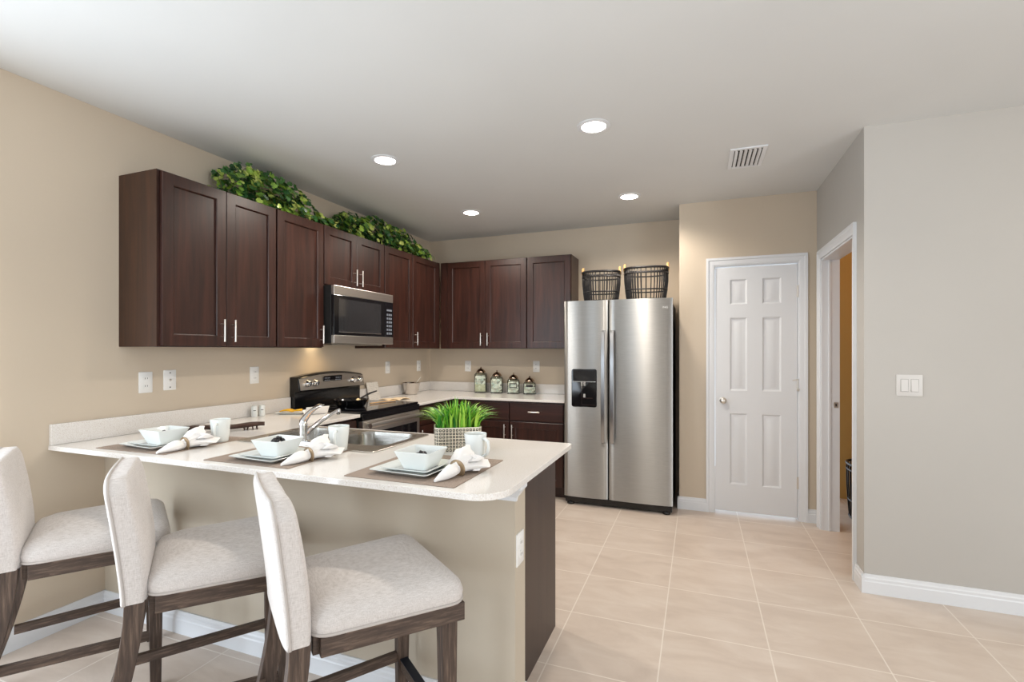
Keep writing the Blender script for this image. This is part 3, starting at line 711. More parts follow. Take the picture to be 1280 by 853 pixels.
# ------------------------------------------------------------ wall plates
def wall_plate(kind, loc, rz, label, cat, gangs=1, group=None):
    w_ = .072 if gangs == 1 else .118; h_ = .117
    e = empty('wall_outlet' if kind == 'outlet' else 'wall_switch' if kind == 'switch' else 'wall_jack', loc, rz, label, cat, group)
    bm = B(); loft(bm, [[(x, y, z) for x, z in rrect(w_ - i, h_ - i, .004, 3)] for y, i in ((-.0003, 0), (-.004, 0), (-.006, .006))])
    pm = M['plate_shaded'] if gangs == 2 else M['plate']
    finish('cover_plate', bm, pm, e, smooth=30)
    if kind == 'outlet':
        for s in (-1, 1):
            bm = B(); loft(bm, [[(x, y, z) for x, z in rrect(.033, .027, .011, 4, 0, s * .021)] for y in (-.0061, -.0085)]); o = finish('receptacle', bm, M['plate'], e, smooth=30)
            bm = B()
            for x in (-.006, .006): box(bm, x - .0012, x + .0012, -.0089, -.0086, s * .021 - .003, s * .021 + .006)
            lathe(bm, [(.0022, 0), (.0022, .0003)], 8, (0, 0, 0)); finish('slots', bm, M['dark_slot'], o, smooth=None)
    elif kind == 'switch':
        for g in range(gangs):
            x = 0 if gangs == 1 else -.023 + .046 * g
            bm = B(); loft(bm, [[(x - .0165, -.0061, -.033), (x + .0165, -.0061, -.033), (x + .0165, -.0061, .033), (x - .0165, -.0061, .033)], [(x - .0155, -.0115, -.032), (x + .0155, -.0115, -.032), (x + .0155, -.0075, .032), (x - .0155, -.0075, .032)]])
            box(bm, x - .0178, x + .0178, -.0063, -.0058, -.0345, .0345, 1)
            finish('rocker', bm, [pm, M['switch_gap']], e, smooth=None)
    else:
        bm = B(); lathe(bm, [(.007, 0), (.007, .004), (.004, .008)], 12); finish('jack', bm, M['nickel'], e, loc=(0, -.0061, 0), rot=(R(90), 0, 0))
        for z in (-.042, .042):
            bm = B(); lathe(bm, [(.004, 0), (.003, .0015)], 10); finish('screw', bm, M['dark_slot'], e, loc=(0, -.0061, z), rot=(R(90), 0, 0))
    return e
wall_plate('outlet', (0, 1.834, 1.174), LFT, 'white wall outlet leftmost under the two door cabinet', 'outlet', group='white wall outlets')
wall_plate('jack', (0, 1.968, 1.180), LFT, 'white cable jack plate beside the leftmost outlet', 'cable jack')
wall_plate('outlet', (0, 2.553, 1.181), LFT, 'white wall outlet above the salt and pepper shakers', 'outlet', group='white wall outlets')
wall_plate('switch', (0, 4.12, 1.184), LFT, 'white wall switch just right of the range', 'switch', group='white wall switches')
wall_plate('outlet', (0, 4.70, 1.184), LFT, 'white wall outlet above the metal pot near the corner', 'outlet', group='white wall outlets')
wall_plate('outlet', (.490, YB, 1.178), 0, 'white wall outlet just left of the tallest canister', 'outlet', group='white wall outlets')
wall_plate('outlet', (1.292, YB, 1.183), 0, 'white wall outlet above the shortest canister beside the refrigerator', 'outlet', group='white wall outlets')
wall_plate('outlet', (PX, 1.680, .632), LFT, 'white outlet low on the end of the bar half wall', 'outlet', group='white wall outlets')
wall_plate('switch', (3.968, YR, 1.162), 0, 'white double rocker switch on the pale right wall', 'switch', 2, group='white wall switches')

# ------------------------------------------------------------ bar stools
def make_stool():
    """local frame: origin on the floor under the near right back corner of the seat, +y faces the counter, x to the left is negative"""
    e = empty('bar_stool', (0, 0, 0), 0, '', 'stool', 'upholstered bar stools')
    W, L, z0, SP = .405, .435, .585, .040          # the seat widens by SP on each side towards the front
    fx_ = lambda x, y: -W / 2 + (x + W / 2) * (1 + 2 * SP / W * y / L)
    # seat cushion
    bm = B(); rings = []
    def outl(inset, z, r=.05):
        pts = rrect(W - 2 * inset, L - 2 * inset, max(.012, r - inset * .3), 5, -W / 2, L / 2); return [(fx_(x, y), y, z) for x, y in pts]
    for ins, dz in ((.002, 0), (-.004, .012), (-.006, .03), (.0, .052), (.018, .072), (.055, .088), (.11, .096), (.16, .099)): rings.append(outl(ins, z0 + dz))
    loft(bm, rings); finish('seat', bm, M['linen'], e, smooth=180)['label'] = 'oatmeal linen seat cushion'
    bm = B(); tube(bm, outl(-.003, z0 + .006), .0048, 8, closed=True); finish('seat_piping', bm, M['welt'], e, smooth=180)
    # apron under the seat
    bm = B(); a0, a1 = z0 - .055, z0 - .001
    for x0, x1, y0, y1 in ((-.026, -.004, .02, L - .004), (-W + .004, -W + .026, .02, L - .004), (-W + .026, -.026, L - .028, L - .004), (-W + .026, -.026, .004, .026)):
        loft(bm, [[(fx_(x, y), y, z) for x, y in ((x0, y0), (x1, y0), (x1, y1), (x0, y1))] for z in (a0, a1)])
    finish('apron', bm, M['leg_y'], e, bevel=.002, smooth=None)['label'] = 'weathered brown wooden apron'
    # front legs
    for x, sx in ((-.048 + SP, .004), (-W + .048 - SP, -.004)):
        bm = B(); bar(bm, (x + sx * 2, L - .045, .0003), (x, L - .045, a1 - .002), .017, .018, .025, .026, up=(0, 1, 0)); finish('leg', bm, M['leg'], e, bevel=.002, smooth=None)
    # rear legs curve backwards
    for x in (-.026, -W + .026):
        bm = B(); secs = []
        for t in range(11):
            u = t / 10; z = a1 - .004 - (a1 - .0043) * u
            y = -.030 - .13 * u ** 1.6; hw_ = .023 - .004 * u; hd_ = .027 - .006 * u
            secs.append([(x - hw_, y - hd_, z), (x + hw_, y - hd_, z), (x + hw_, y + hd_, z), (x - hw_, y + hd_, z)])
        loft(bm, secs); finish('leg', bm, M['leg'], e, bevel=.002, smooth=None)
    # stretchers
    zs = .20
    for x in (-.036, -W + .036):
        bm = B(); bar(bm, (x, -.060, zs + .02), (x + (SP * .85 if x > -.1 else -SP * .85), L - .058, zs + .01), .011, .017); finish('stretcher', bm, M['leg_y'], e, bevel=.002, smooth=None)
    bm = B(); bar(bm, (-.060 + SP, L - .045, .185), (-W + .06 - SP, L - .045, .185), .012, .019); fo = finish('footrest', bm, M['leg_y'], e, bevel=.002, smooth=None)
    bm = B(); box(bm, -W + .064 - SP, -.064 + SP, L - .060, L - .030, .2045, .2075); finish('kick_plate', bm, M['navy_metal'], fo, smooth=None)['label'] = 'dark metal kick plate'
    bm = B(); bar(bm, (-.050, -.085, .30), (-W + .05, -.085, .30), .010, .016); finish('stretcher', bm, M['leg_y'], e, bevel=.002, smooth=None)
    # backrest: tall padded board leaning back, waisted in side view, tufted in front
    nb, nw = 30, 24; zb, zt = z0 - .008, .962
    lean = lambda u: -.012 - .042 * u ** 1.3
    def halfw(u):
        base_ = W / 2 + .002 + .022 * u
        if u > .86: base_ -= .050 * ((u - .86) / .14) ** 2.2
        return base_
    BT = [(cx, cu) for cu in (.52, .80) for cx in (-.095, .095)] + [(0, .66)]
    def thick(u, s):
        t = .030 + .020 * math.sin(PI * min(1, u * .9 + .1)) ** 1.2
        return t
    front, back = [], []
    for i in range(nb + 1):
        u = 1 - (1 - i / nb) ** 1.7; z = zb + (zt - zb) * u; hwd = halfw(u); fr_, bk_ = [], []
        for j in range(nw + 1):
            s = math.sin(PI / 2 * (-1 + 2 * j / nw)); x = -W / 2 + s * hwd
            edge = math.sqrt(max(0, 1 - abs(s) ** 5)) * math.sqrt(max(0.0, 1 - max(0, (u - .90) / .10) ** 2.2))
            puff = .026 * edge * (.55 + .45 * math.sin(PI * min(1, u + .05)))
            for bx, bu in BT:
                d2 = ((s * hwd - bx) / .055) ** 2 + ((u - bu) * .38 / .055) ** 2
                puff -= .011 * math.exp(-d2)
            cv = -.005 * (1 - s * s) * min(1, u * 1.6 + .2)
            yf = lean(u) + puff + cv; yb = lean(u) - .048 - .010 * edge + cv
            fr_.append((x, yf, z)); bk_.append((x, yb, z))
        front.append(fr_); back.append(bk_)
    bm = B(); rings = []
    for f_, b_ in zip(front, back): rings.append(f_ + b_[::-1])
    loft(bm, rings); bk = finish('backrest', bm, M['linen'], e, smooth=60); bk['label'] = 'tufted oatmeal linen backrest'
    # piping round the outside back panel
    loop = [b_[0] for b_ in back] + back[-1][1:-1] + [b_[-1] for b_ in back[::-1]] + back[0][1:-1][::-1]
    bm = B(); tube(bm, [(x, y + .004, z) for x, y, z in loop], .0045, 6, closed=True); finish('back_piping', bm, M['welt'], bk, smooth=180)
    return e
stool = make_stool()
ST = [((1.942, 1.022), 53.5, 'linen bar stool nearest the outlet end of the bar, at the third place setting'),
      ((1.300, 1.014), 53.5, 'middle linen bar stool, seat partly hidden by the next backrest'),
      ((.649, 1.000), 59, 'linen bar stool beside the tan wall, its backrest front and tufts showing')]
for i, ((x, y), a, lb) in enumerate(ST):
    o = stool if i == 0 else copy_tree(stool)
    o.location = (x, y, 0); o.rotation_euler = (0, 0, R(a - 90)); o['label'] = lb

# ------------------------------------------------------------ place settings
MT = .0025
def square_dish(bm, size, h, lip, flare, th, rot=0, r=.012):
    """thin walled square dish"""
    rings = []
    for s_, z in ((size - flare, 0), (size, h), (size - .003, h + .0008), (size - lip, h - th * .4 if lip < .02 else h - .004), (size - flare - 2 * th - (lip if lip > .02 else 0), th)):
        rings.append([(x, y, z) for x, y in rrect(s_, s_, r if s_ > .06 else .006, 3)])
    loft(bm, rings)
mats_, plates, splates, bowls_, mugs, naps, rings_ = [], [], [], [], [], [], []
bm = B(); loft(bm, [[(x, y, z) for x, y in rrect(.445, .435, .004, 2)] for z in (0, MT)]); mat0 = finish('placemat', bm, M['mat'], smooth=None)
def square_plate(size, h):
    bm = B(); rings = []
    for s_, z in ((size - .055, 0), (size - .012, h - .0035), (size, h), (size - .002, h + .0015), (size - .012, h + .0005), (size - .066, .0048)):
        rings.append([(x, y, z) for x, y in rrect(s_, s_, .012, 3)])
    loft(bm, rings); return bm
plate0 = finish('dinner_plate', square_plate(.252, .016), M['ceramic'], smooth=30)
sp0 = finish('salad_plate', square_plate(.206, .014), M['ceramic'], smooth=30)
bm = B()
rings = []
for s_, z in ((.096, 0), (.146, .064), (.148, .066), (.1475, .0675), (.141, .067), (.098, .012), (.090, .008)): rings.append([(x, y, z) for x, y in rrect(s_, s_, .008, 3)])
loft(bm, rings); bowl0 = finish('square_bowl', bm, M['ceramic'], bevel=.0008, smooth=35)
def make_beads(n, seed, hz):
    rnd = random.Random(seed); bm = B()
    for i in range(n):
        a, q = rnd.random() * 6.28, rnd.random() ** .6
        x, y = q * .040 * math.cos(a), q * .040 * math.sin(a); z = .010 + hz * (1 - q * q) + rnd.random() * .003
        bmesh.ops.create_uvsphere(bm, u_segments=8, v_segments=5, radius=.0065, matrix=Matrix.Translation((x, y, z)))
    lathe(bm, [(.040, .0), (.045, .006), (.036, .010 + hz * .3), (.02, .006 + hz * .75), (.001, .006 + hz)], 16)
    return finish('bead_filler', bm, M['bead'], smooth=180)
def make_mug():
    e = empty('coffee_mug', (0, 0, 0), 0, '', 'mug', 'white mugs')
    bm = B(); lathe(bm, [(.034, 0), (.036, .002), (.0385, .03), (.0425, .075), (.046, .108), (.0455, .1105), (.0425, .109), (.038, .07), (.034, .012), (.02, .007), (.001, .006)], 32); finish('body', bm, M['ceramic'], e, smooth=50)
    bm = B(); tube(bm, [(.0405, 0, .092), (.056, 0, .094), (.071, 0, .085), (.074, 0, .060), (.066, 0, .036), (.050, 0, .024), (.037, 0, .022)], [.0065, .006, .006, .006, .006, .006, .0065], 10, flat=1.25, up=(0, 1, 0)); finish('handle', bm, M['ceramic'], e, smooth=180)
    return e
mug0 = make_mug()
def make_napkin():
    bm = B(); rings = []; n = 56; L = .218; sr = .52
    for i in range(45):
        s = i / 44; y = L * s
        if s < sr: t = s / sr; a = .005 + .021 * math.sin(min(1, t * 1.3) * PI / 2) * (1 - .28 * max(0, t - .7) / .3); b = a * .9; am = .10 * t
        else: t = (s - sr) / (1 - sr); a = .0195 + .047 * t ** .75; b = .0175 + .020 * math.sin(PI * (.08 + t * .75)); am = .12 + .42 * t
        row = []
        for k in range(n):
            th = 2 * PI * k / n
            m_ = 1 + am * (math.sin(4 * th + 3 * s + .6) * .5 + math.sin(7 * th - 5 * s + 1.3) * .38 + .22 * math.sin(13 * th + 4 * s))
            x = a * m_ * math.cos(th) + .010 * math.sin(6 * s); z = b * (1 + math.sin(th) * m_)
            fl = max(0, (s - .56) / .44)
            z += fl * .030 * math.exp(-((th - 1.9) / .45) ** 2) * (1 if s < .9 else 1.25)
            yy = y + (.026 * math.sin(3 * th + 1) + .020 * math.sin(5 * th + .4) + .008 * math.sin(11 * th)) * fl ** 1.3
            row.append((x, yy, max(0.0, z)))
        rings.append(row)
    rings.append([(x * .72, y - .022, z * .7 + .004) for x, y, z in rings[-1]])
    loft(bm, rings); return finish('linen_napkin', bm, M['napkin'], smooth=50)
nap0 = make_napkin()
bm = B(); tube(bm, [(.026 * math.cos(2 * PI * k / 24), 0, .0215 + .0225 * math.sin(2 * PI * k / 24)) for k in range(24)], .011, 8, closed=True, flat=.22, up=(0, 1, 0)); ring0 = finish('napkin_ring', bm, M['ring'], smooth=180)
T0 = CT + .0003
W3 = ['nearest the tan wall', 'in the middle of the bar', 'at the rounded counter corner']
SET = [dict(mat=(.505, 1.655, 1.5), plate=(.508, 1.592, -4), bowl=(.536, 1.580), mug=(.684, 1.752, -60), nap=((.694, 1.440), (.706, 1.72)), nb=5),
       dict(mat=(1.205, 1.655, 1), plate=(1.218, 1.583, -3), bowl=(1.246, 1.572), mug=(1.380, 1.785, -65), nap=((1.376, 1.462), (1.436, 1.74)), nb=46),
       dict(mat=(1.922, 1.650, 0), plate=(1.898, 1.603, -3), bowl=(1.924, 1.592), mug=(2.040, 1.822, -20), nap=((2.053, 1.468), (2.100, 1.735)), nb=16)]
def ob(src, i): return src if i == 0 else copy_tree(src)
for i, (sd, wh) in enumerate(zip(SET, W3)):
    m_ = ob(mat0, i); m_.location = (sd['mat'][0], sd['mat'][1], T0); m_.rotation_euler = (0, 0, R(sd['mat'][2])); tag(m_, 'taupe woven placemat ' + wh, 'placemat', 'woven placemats')
    p = ob(plate0, i); p.location = (sd['plate'][0], sd['plate'][1], T0 + MT + .0003); p.rotation_euler = (0, 0, R(sd['plate'][2])); tag(p, 'large square white plate under a smaller one, ' + wh, 'plate', 'square dinner plates')
    p = ob(sp0, i); p.location = (sd['plate'][0] + .008, sd['plate'][1] - .006, T0 + MT + .0003 + .0045); p.location.z = T0 + MT + .0003 + .0090; p.rotation_euler = (0, 0, R(sd['plate'][2] + 2)); tag(p, 'small square white plate under the bowl, ' + wh, 'plate', 'square salad plates')
    b = ob(bowl0, i); bz = p.location.z + .0051; b.location = (sd['bowl'][0], sd['bowl'][1], bz); b.rotation_euler = (0, 0, R(sd['plate'][2] + 3)); tag(b, 'square white flared bowl stacked on two plates, ' + wh, 'bowl', 'square white bowls')
    bd = make_beads(sd['nb'] + 26, i, .046 if i == 1 else .030); bd.location = (sd['bowl'][0], sd['bowl'][1], bz + .0122 + (.012 if i == 1 else 0)); bd.location.z = bz + .0124; tag(bd, 'dark beads filling the white bowl ' + wh, 'bead filler', kind='stuff')
    g = ob(mug0, i); g.location = (sd['mug'][0], sd['mug'][1], T0 + (MT + .0002 if i != 5 else 0)); g.rotation_euler = (0, 0, R(sd['mug'][2])); g['label'] = 'white ceramic mug behind the napkin, ' + wh
    (xa, ya), (xb, yb) = sd['nap']; an = math.atan2(yb - ya, xb - xa) - PI / 2
    k = ob(nap0, i); k.location = (xa, ya, T0 + MT + .0004); k.rotation_euler = (0, 0, an); tag(k, 'rolled white linen napkin beside the plates, ' + wh, 'napkin', 'rolled linen napkins')
    k = ob(ring0, i); s = .116; k.location = (xa - math.sin(an) * s, ya + math.cos(an) * s, T0 + MT - .0005); k.location.x += .006 * math.cos(an); k.location.y += .006 * math.sin(an); k.location.z = T0 + MT + .0005; k.rotation_euler = (0, 0, an); tag(k, 'bronze napkin ring round the napkin ' + wh, 'napkin ring', 'bronze napkin rings')

# ------------------------------------------------------------ potted grass
pg = empty('potted_grass', (1.856, 2.020, T0), R(31), 'bright green grass in a cream pot with dark square pattern', 'plant')
bm = B(); uvl = bm.loops.layers.uv.new('UVMap')
pw, pd, ph = .212, .150, .104
o_ = rrect(pw, pd, .03, 6); per = [0]
for i in range(len(o_)):
    a, b = o_[i], o_[(i + 1) % len(o_)]; per.append(per[-1] + math.hypot(b[0] - a[0], b[1] - a[1]))
nU = round(per[-1] / .0148)
lo_ = [bm.verts.new((x * .985, y * .985, 0)) for x, y in o_]; hi_ = [bm.verts.new((x, y, ph)) for x, y in o_]
for i in range(len(o_)):
    j = (i + 1) % len(o_); f = bm.faces.new((lo_[i], lo_[j], hi_[j], hi_[i]))
    for lp, uv in zip(f.loops, ((per[i], 0), (per[i + 1], 0), (per[i + 1], 1), (per[i], 1))): lp[uvl].uv = (uv[0] / per[-1] * nU, uv[1] * 7)
bm.faces.new(lo_[::-1])
pt = finish('pot', bm, M['pot'], pg, smooth=40)
bm = B(); ri = rrect(pw - .012, pd - .012, .026, 6)
loft(bm, [[(x, y, ph - .02) for x, y in o_ and [(q[0] * .97, q[1] * .97) for q in o_]], [(x, y, ph + .0005) for x, y in o_], [(x, y, ph + .004) for x, y in [(q[0] * .985, q[1] * .985) for q in o_]], [(x, y, ph) for x, y in ri], [(x, y, ph - .018) for x, y in ri]], True, False, True, 0)
finish('pot_rim', bm, [M['pot_rim']], pt, smooth=50)
bm = B(); loft(bm, [[(x, y, z) for x, y in rrect(pw - .02, pd - .02, .02, 4)] for z in (ph - .017, ph - .006)]); finish('soil', bm, M['soil'], pg, smooth=None)
bm = B(); rnd = random.Random(3)
for i in range(380):
    x, y = rnd.uniform(-.092, .092), rnd.uniform(-.058, .058); h = rnd.uniform(.080, .150)
    an = math.atan2(y * 1.6, x) + rnd.uniform(-1.2, 1.2); ln = (abs(x) / .085) ** 1.5 * .085 + rnd.uniform(0, .04); wd = rnd.uniform(.0036, .0068)
    d = Vector((math.cos(an), math.sin(an), 0)); s = Vector((-math.sin(an + rnd.uniform(-.9, .9)), math.cos(an), 0)).normalized(); prev = None
    for t in range(6):
        u = t / 5; c_ = Vector((x, y, ph - .008)) + d * (ln * u ** 2.0) + Vector((0, 0, h * (u - .30 * u ** 3 * min(1.4, ln / .08))))
        hwid = wd * (1 - u ** 2) + .0003; a, b = bm.verts.new(c_ - s * hwid), bm.verts.new(c_ + s * hwid)
        if prev: bm.faces.new((prev[0], prev[1], b, a))
        prev = (a, b)
finish('grass_blades', bm, M['grass'], pg, smooth=180)

# ------------------------------------------------------------ things along the left counter
bm = B(); secs = []
for i in range(25):
    u = i / 24; x = -.19 + .38 * u; wd = .042 * (1 - abs(2 * u - 1) ** 4) + .008; zc = .024 + .010 * math.sin(u * 9) * .3; th = .011
    secs.append([(x, wd * (math.cos(a)) + .006 * math.sin(u * 17 + a), zc + th * math.sin(a) + .004 * math.cos(a * 2) + .006 * (2 * u - 1) ** 2) for a in [2 * PI * k / 12 for k in range(12)]])
loft(bm, secs)
tr = empty('wooden_tray', (.415, 2.005, T0 + .0006), R(48), 'long dark carved wooden slab tray on short prongs', 'tray')
finish('slab', bm, M['dark_branch'], tr, smooth=50)
rnd = random.Random(5)
for x in (-.15, -.12, .085, .105, .128, .15):
    for sy in (-1, 1):
        bm = B(); tube(bm, [(x, sy * .018, .018), (x + rnd.uniform(-.004, .004), sy * .022, .0003)], [.005, .003], 6); finish('prong', bm, M['dark_branch'], tr, smooth=60)
def shaker_pot(x, y, label):
    e = empty('seasoning_shaker', (x, y, T0), 0, label, 'shaker', 'white seasoning shakers')
    bm = B(); lathe(bm, [(.019, 0), (.0205, .002), (.0205, .070), (.018, .0745), (.006, .076)], 24); finish('body', bm, M['ceramic'], e, smooth=40)
    bm = B(); box(bm, .0196, .0211, -.008, .008, .042, .046); finish('printed_word', bm, M['dark_slot'], e, rot=(0, 0, R(-38)), smooth=None)
    return e
shaker_pot(.062, 2.500, 'white cylinder seasoning shaker nearer the viewer')
shaker_pot(.066, 2.558, 'white cylinder seasoning shaker nearer the range')
bp = empty('appetizer_plate', (.165, 2.725, T0), R(20), 'shallow white plate left of the range', 'plate')
bm = B(); loft(bm, [[(x, y, z) for x, y in rrect(a, b, .02, 4)] for a, b, z in ((.15, .09, 0), (.20, .13, .010), (.202, .132, .012), (.196, .126, .0118), (.15, .09, .004))]); finish('dish', bm, M['ceramic'], bp, smooth=40)
def cloth(name, w_, d_, hfn, mat, loc, rz, label, cat, th=.003, n=18):
    bm = B(); top, bot_ = [], []
    for i in range(n + 1):
        a, b = [], []
        for j in range(n + 1):
            u, v_ = i / n, j / n; x, y = (u - .5) * w_, (v_ - .5) * d_; z = hfn(u, v_)
            a.append(bm.verts.new((x, y, z + th))); b.append(bm.verts.new((x, y, z)))
        top.append(a); bot_.append(b)
    for i in range(n):
        for j in range(n):
            bm.faces.new((top[i][j], top[i + 1][j], top[i + 1][j + 1], top[i][j + 1])); bm.faces.new((bot_[i][j], bot_[i][j + 1], bot_[i + 1][j + 1], bot_[i + 1][j]))
    for i in range(n):
        for A, Bq in ((top[i][0], top[i + 1][0]),): bm.faces.new((bot_[i][0], bot_[i + 1][0], top[i + 1][0], top[i][0])); bm.faces.new((bot_[i + 1][n], bot_[i][n], top[i][n], top[i + 1][n]))
        bm.faces.new((bot_[0][i + 1], bot_[0][i], top[0][i], top[0][i + 1])); bm.faces.new((bot_[n][i], bot_[n][i + 1], top[n][i + 1], top[n][i]))
    o = finish(name, bm, mat, smooth=180, loc=loc, rot=(0, 0, rz)); return tag(o, label, cat)
cloth('yellow_napkin', .14, .06, lambda u, v: .012 * abs(math.sin(u * 5)) * (.6 + .4 * math.sin(v * 7)) + .0005, M['yellow'], (.160, 2.725, T0 + .0125), R(20), 'folded yellow cloth on the shallow white plate', 'napkin', .008)
cloth('folded_card', .085, .16, lambda u, v: .0005 + .062 * abs(u - .5) * 2 * (.5 if u < .5 else .9), M['napkin'], (.360, 2.752, T0 + .0), R(-28), 'white folded card standing open left of the range', 'card', .0018)

# pan, card, spoons, towel on and behind the cooktop
CK = .9155
pn = empty('frying_pan', (.36, 3.13, CK), 0, 'black frying pan on the front of the cooktop', 'pan')
bm = B(); lathe(bm, [(.095, .0004), (.10, .002), (.126, .052), (.133, .057), (.130, .058), (.122, .053), (.097, .006), (.001, .0045)], 36); finish('body', bm, M['black'], pn, smooth=50)
bm = B(); tube(bm, [(-.02, .126, .046), (-.03, .19, .060), (-.05, .30, .078), (-.075, .42, .086)], [.009, .010, .012, .009], 10, flat=.6); finish('handle', bm, M['black_matte'], pn, smooth=180)
bm = B(); loft(bm, [[(-.085, 0, 0), (.085, 0, 0), (.085, .004, 0), (-.085, .004, 0)], [(-.085, .035, .155), (.085, .035, .155), (.085, .039, .155), (-.085, .039, .155)]])
tag(finish('recipe_card', bm, M['card'], loc=(.062, 3.835, T0), rot=(0, 0, R(90)), smooth=None), 'white printed card leaning on the wall right of the range', 'card')
def spoon(x, y, z, rz, label):
    e = empty('wooden_spoon', (x, y, z), rz, label, 'spoon', 'wooden spoons')
    bm = B(); secs = []
    for i in range(17):
        u = i / 16; yy = .30 * u
        wd = .0052 if u < .72 else .0052 + .022 * math.sin(PI * (u - .72) / .30); th = .0045 if u < .72 else .0042
        if u == 1: wd = .004
        secs.append([(wd * math.cos(a), yy, .006 + th * math.sin(a)) for a in [2 * PI * k / 10 for k in range(10)]])
    loft(bm, secs); finish('spoon', bm, M['lightwood'], e, smooth=180); return e
bm = None
spoon(.40, 3.31, CK + .001, R(-8), 'pale wooden spoon lying nearer the oven handle')
spoon(.20, 3.33, CK + .001, R(12), 'pale wooden spoon lying nearer the printed card')
cloth('dish_towel', .24, .15, lambda u, v: .018 * abs(math.sin(u * 6 + v * 3)) * (1 - .4 * v) + .0005, M['cream_cloth'], (.30, 3.795, T0), R(70), 'rumpled cream dish towel on the counter right of the range', 'towel', .004)
po = empty('metal_pot', (.125, 4.355, T0), 0, 'shiny metal measuring pot with a handle near the corner', 'pot')
bm = B(); lathe(bm, [(.055, .0003), (.062, .004), (.078, .05), (.088, .115), (.092, .12), (.090, .122), (.085, .116), (.075, .05), (.058, .006), (.001, .004)], 30); finish('body', bm, M['pot_metal'], po, smooth=50)
bm = B(); bar(bm, (-.086, 0, .117), (-.15, .06, .125), .008, .002); finish('handle', bm, M['chrome'], po, smooth=None) if False else bm.free()
bm = B(); tube(bm, [(-.005, 0, .012), (.055, 0, .10), (.125, 0, .182)], [.004, .0038, .0045], 8, flat=.6)
tag(finish('whisk_spoon', bm, M['steel'], loc=(.118, 4.350, T0), smooth=180), 'thin metal spoon standing in the metal pot', 'spoon')

# ------------------------------------------------------------ canisters
CN = [(.695, .215, 'tallest square glass canister with pale sand below shells', 'sand'), (.883, .180, 'second tallest square glass canister full of mottled shells', None),
      (1.073, .155, 'square glass canister with a framed dark label, third from the left', 'frame'), (1.252, .128, 'shortest square glass canister with a black label band', 'band')]
for x, h, lb, sp in CN:
    e = empty('glass_canister', (x, 4.835, T0), R(16), lb, 'canister', 'glass canisters')
    bm = B(); q = .126
    loft(bm, [[(a, b, z) for a, b in rrect(s_, s_, .012 if s_ > .09 else s_ * .42, 5)] for s_, z in ((q - .008, .0003), (q, .006), (q, h - .02), (q - .02, h - .004), (.07, h))] + [[(a, b, z) for a, b in rrect(s_, s_, .010 if s_ > .09 else s_ * .42, 5)] for s_, z in ((.064, h - .002), (q - .024, h - .012), (q - .008, h - .024), (q - .008, .012))])
    finish('jar', bm, M['glass'], e, smooth=40)
    if sp == 'sand':
        bm = B(); loft(bm, [[(a, b, z) for a, b in rrect(q - .012, q - .012, .008, 4)] for z in (.013, h * .42)]); finish('contents', bm, M['sand'], e, smooth=None)['label'] = 'pale sand'
        bm = B(); loft(bm, [[(a, b, z) for a, b in rrect(q - .012 - i, q - .012 - i, .008, 4)] for z, i in ((h * .42 + .001, 0), (h - .05, 0), (h - .03, .02))]); finish('shells', bm, M['shells'], e, smooth=None)
    else:
        bm = B(); loft(bm, [[(a, b, z) for a, b in rrect(q - .012 - i, q - .012 - i, .008, 4)] for z, i in ((.013, 0), (h - .045, 0), (h - .028, .02))]); finish('contents', bm, M['shells'], e, smooth=None)['label'] = 'mottled shells'
    if sp == 'frame':
        bm = B()
        for a in ((-.038, .038, h * .66, h * .72), (-.038, .038, h * .40, h * .45), (-.038, -.031, h * .45, h * .66), (.031, .038, h * .45, h * .66)): box(bm, a[0], a[1], -q / 2 - .0015, -q / 2 - .0003, a[2], a[3])
        finish('label_frame', bm, M['dark_slot'], e, smooth=None)
    if sp == 'band':
        bm = B(); box(bm, -.036, .036, -q / 2 - .0015, -q / 2 - .0003, h * .60, h * .76); finish('label_band', bm, M['bead'], e, smooth=None)
    bm = B(); lathe(bm, [(.036, h + .0005), (.050, h + .001), (.051, h + .006), (.044, h + .020), (.028, h + .036), (.010, h + .044), (.006, h + .048), (.009, h + .054), (.006, h + .060), (.001, h + .062)], 26); finish('lid', bm, M['dome'], e, smooth=60)['label'] = 'domed metal lid'

# ------------------------------------------------------------ wire baskets
def basket(loc, rz, wx, wy, h, label, taper=.86, rods=44, group='black wire baskets', handles=True):
    e = empty('wire_basket', loc, rz, label, 'basket', group)
    def ov(f, z, n=88): return [(wx / 2 * f * math.copysign(abs(math.cos(2 * PI * i / n)) ** .75, math.cos(2 * PI * i / n)), wy / 2 * f * math.copysign(abs(math.sin(2 * PI * i / n)) ** .75, math.sin(2 * PI * i / n)), z) for i in range(n)]
    fz = lambda z: taper + (1 - taper) * min(1, (z / h) * 1.5) ** .7
    bm = B()
    for z, r in ((h, .0105), (h - .045, .007), (h * .34, .0065), (.011, .010)): tube(bm, ov(fz(z), z), r, 6, closed=True)
    finish('hoops', bm, M['wire'], e, smooth=180)
    bm = B()
    for i in range(rods):
        k = int(i * 88 / rods); pts = [Vector(ov(fz(z), z)[k]) for z in (.009, h * .12, h * .3, h * .6, h)]
        tube(bm, pts, .0050, 6)
    finish('rods', bm, M['wire'], e, smooth=180)
    bm = B()
    pr = ov(fz(.009), .009)
    for i in range(2, 44, 6): tube(bm, [pr[i], pr[88 - i]], .0035, 5)
    finish('bottom_rods', bm, M['wire'], e, smooth=180)
    if handles:
        for s in (-1, 1):
            bm = B(); pts = [(s * (wx / 2 - .002), .035 * math.cos(PI * t / 8), h - .014 + .058 * math.sin(PI * t / 8)) for t in range(9)]
            tube(bm, pts, .011, 8); finish('handle', bm, M['rattan'], e, smooth=180)['label'] = 'natural rattan loop handle'
    return e
FT = 1.7853
basket((2.068, 4.46, FT), R(5), .335, .26, .272, 'black wire basket on the refrigerator, the smaller left one')
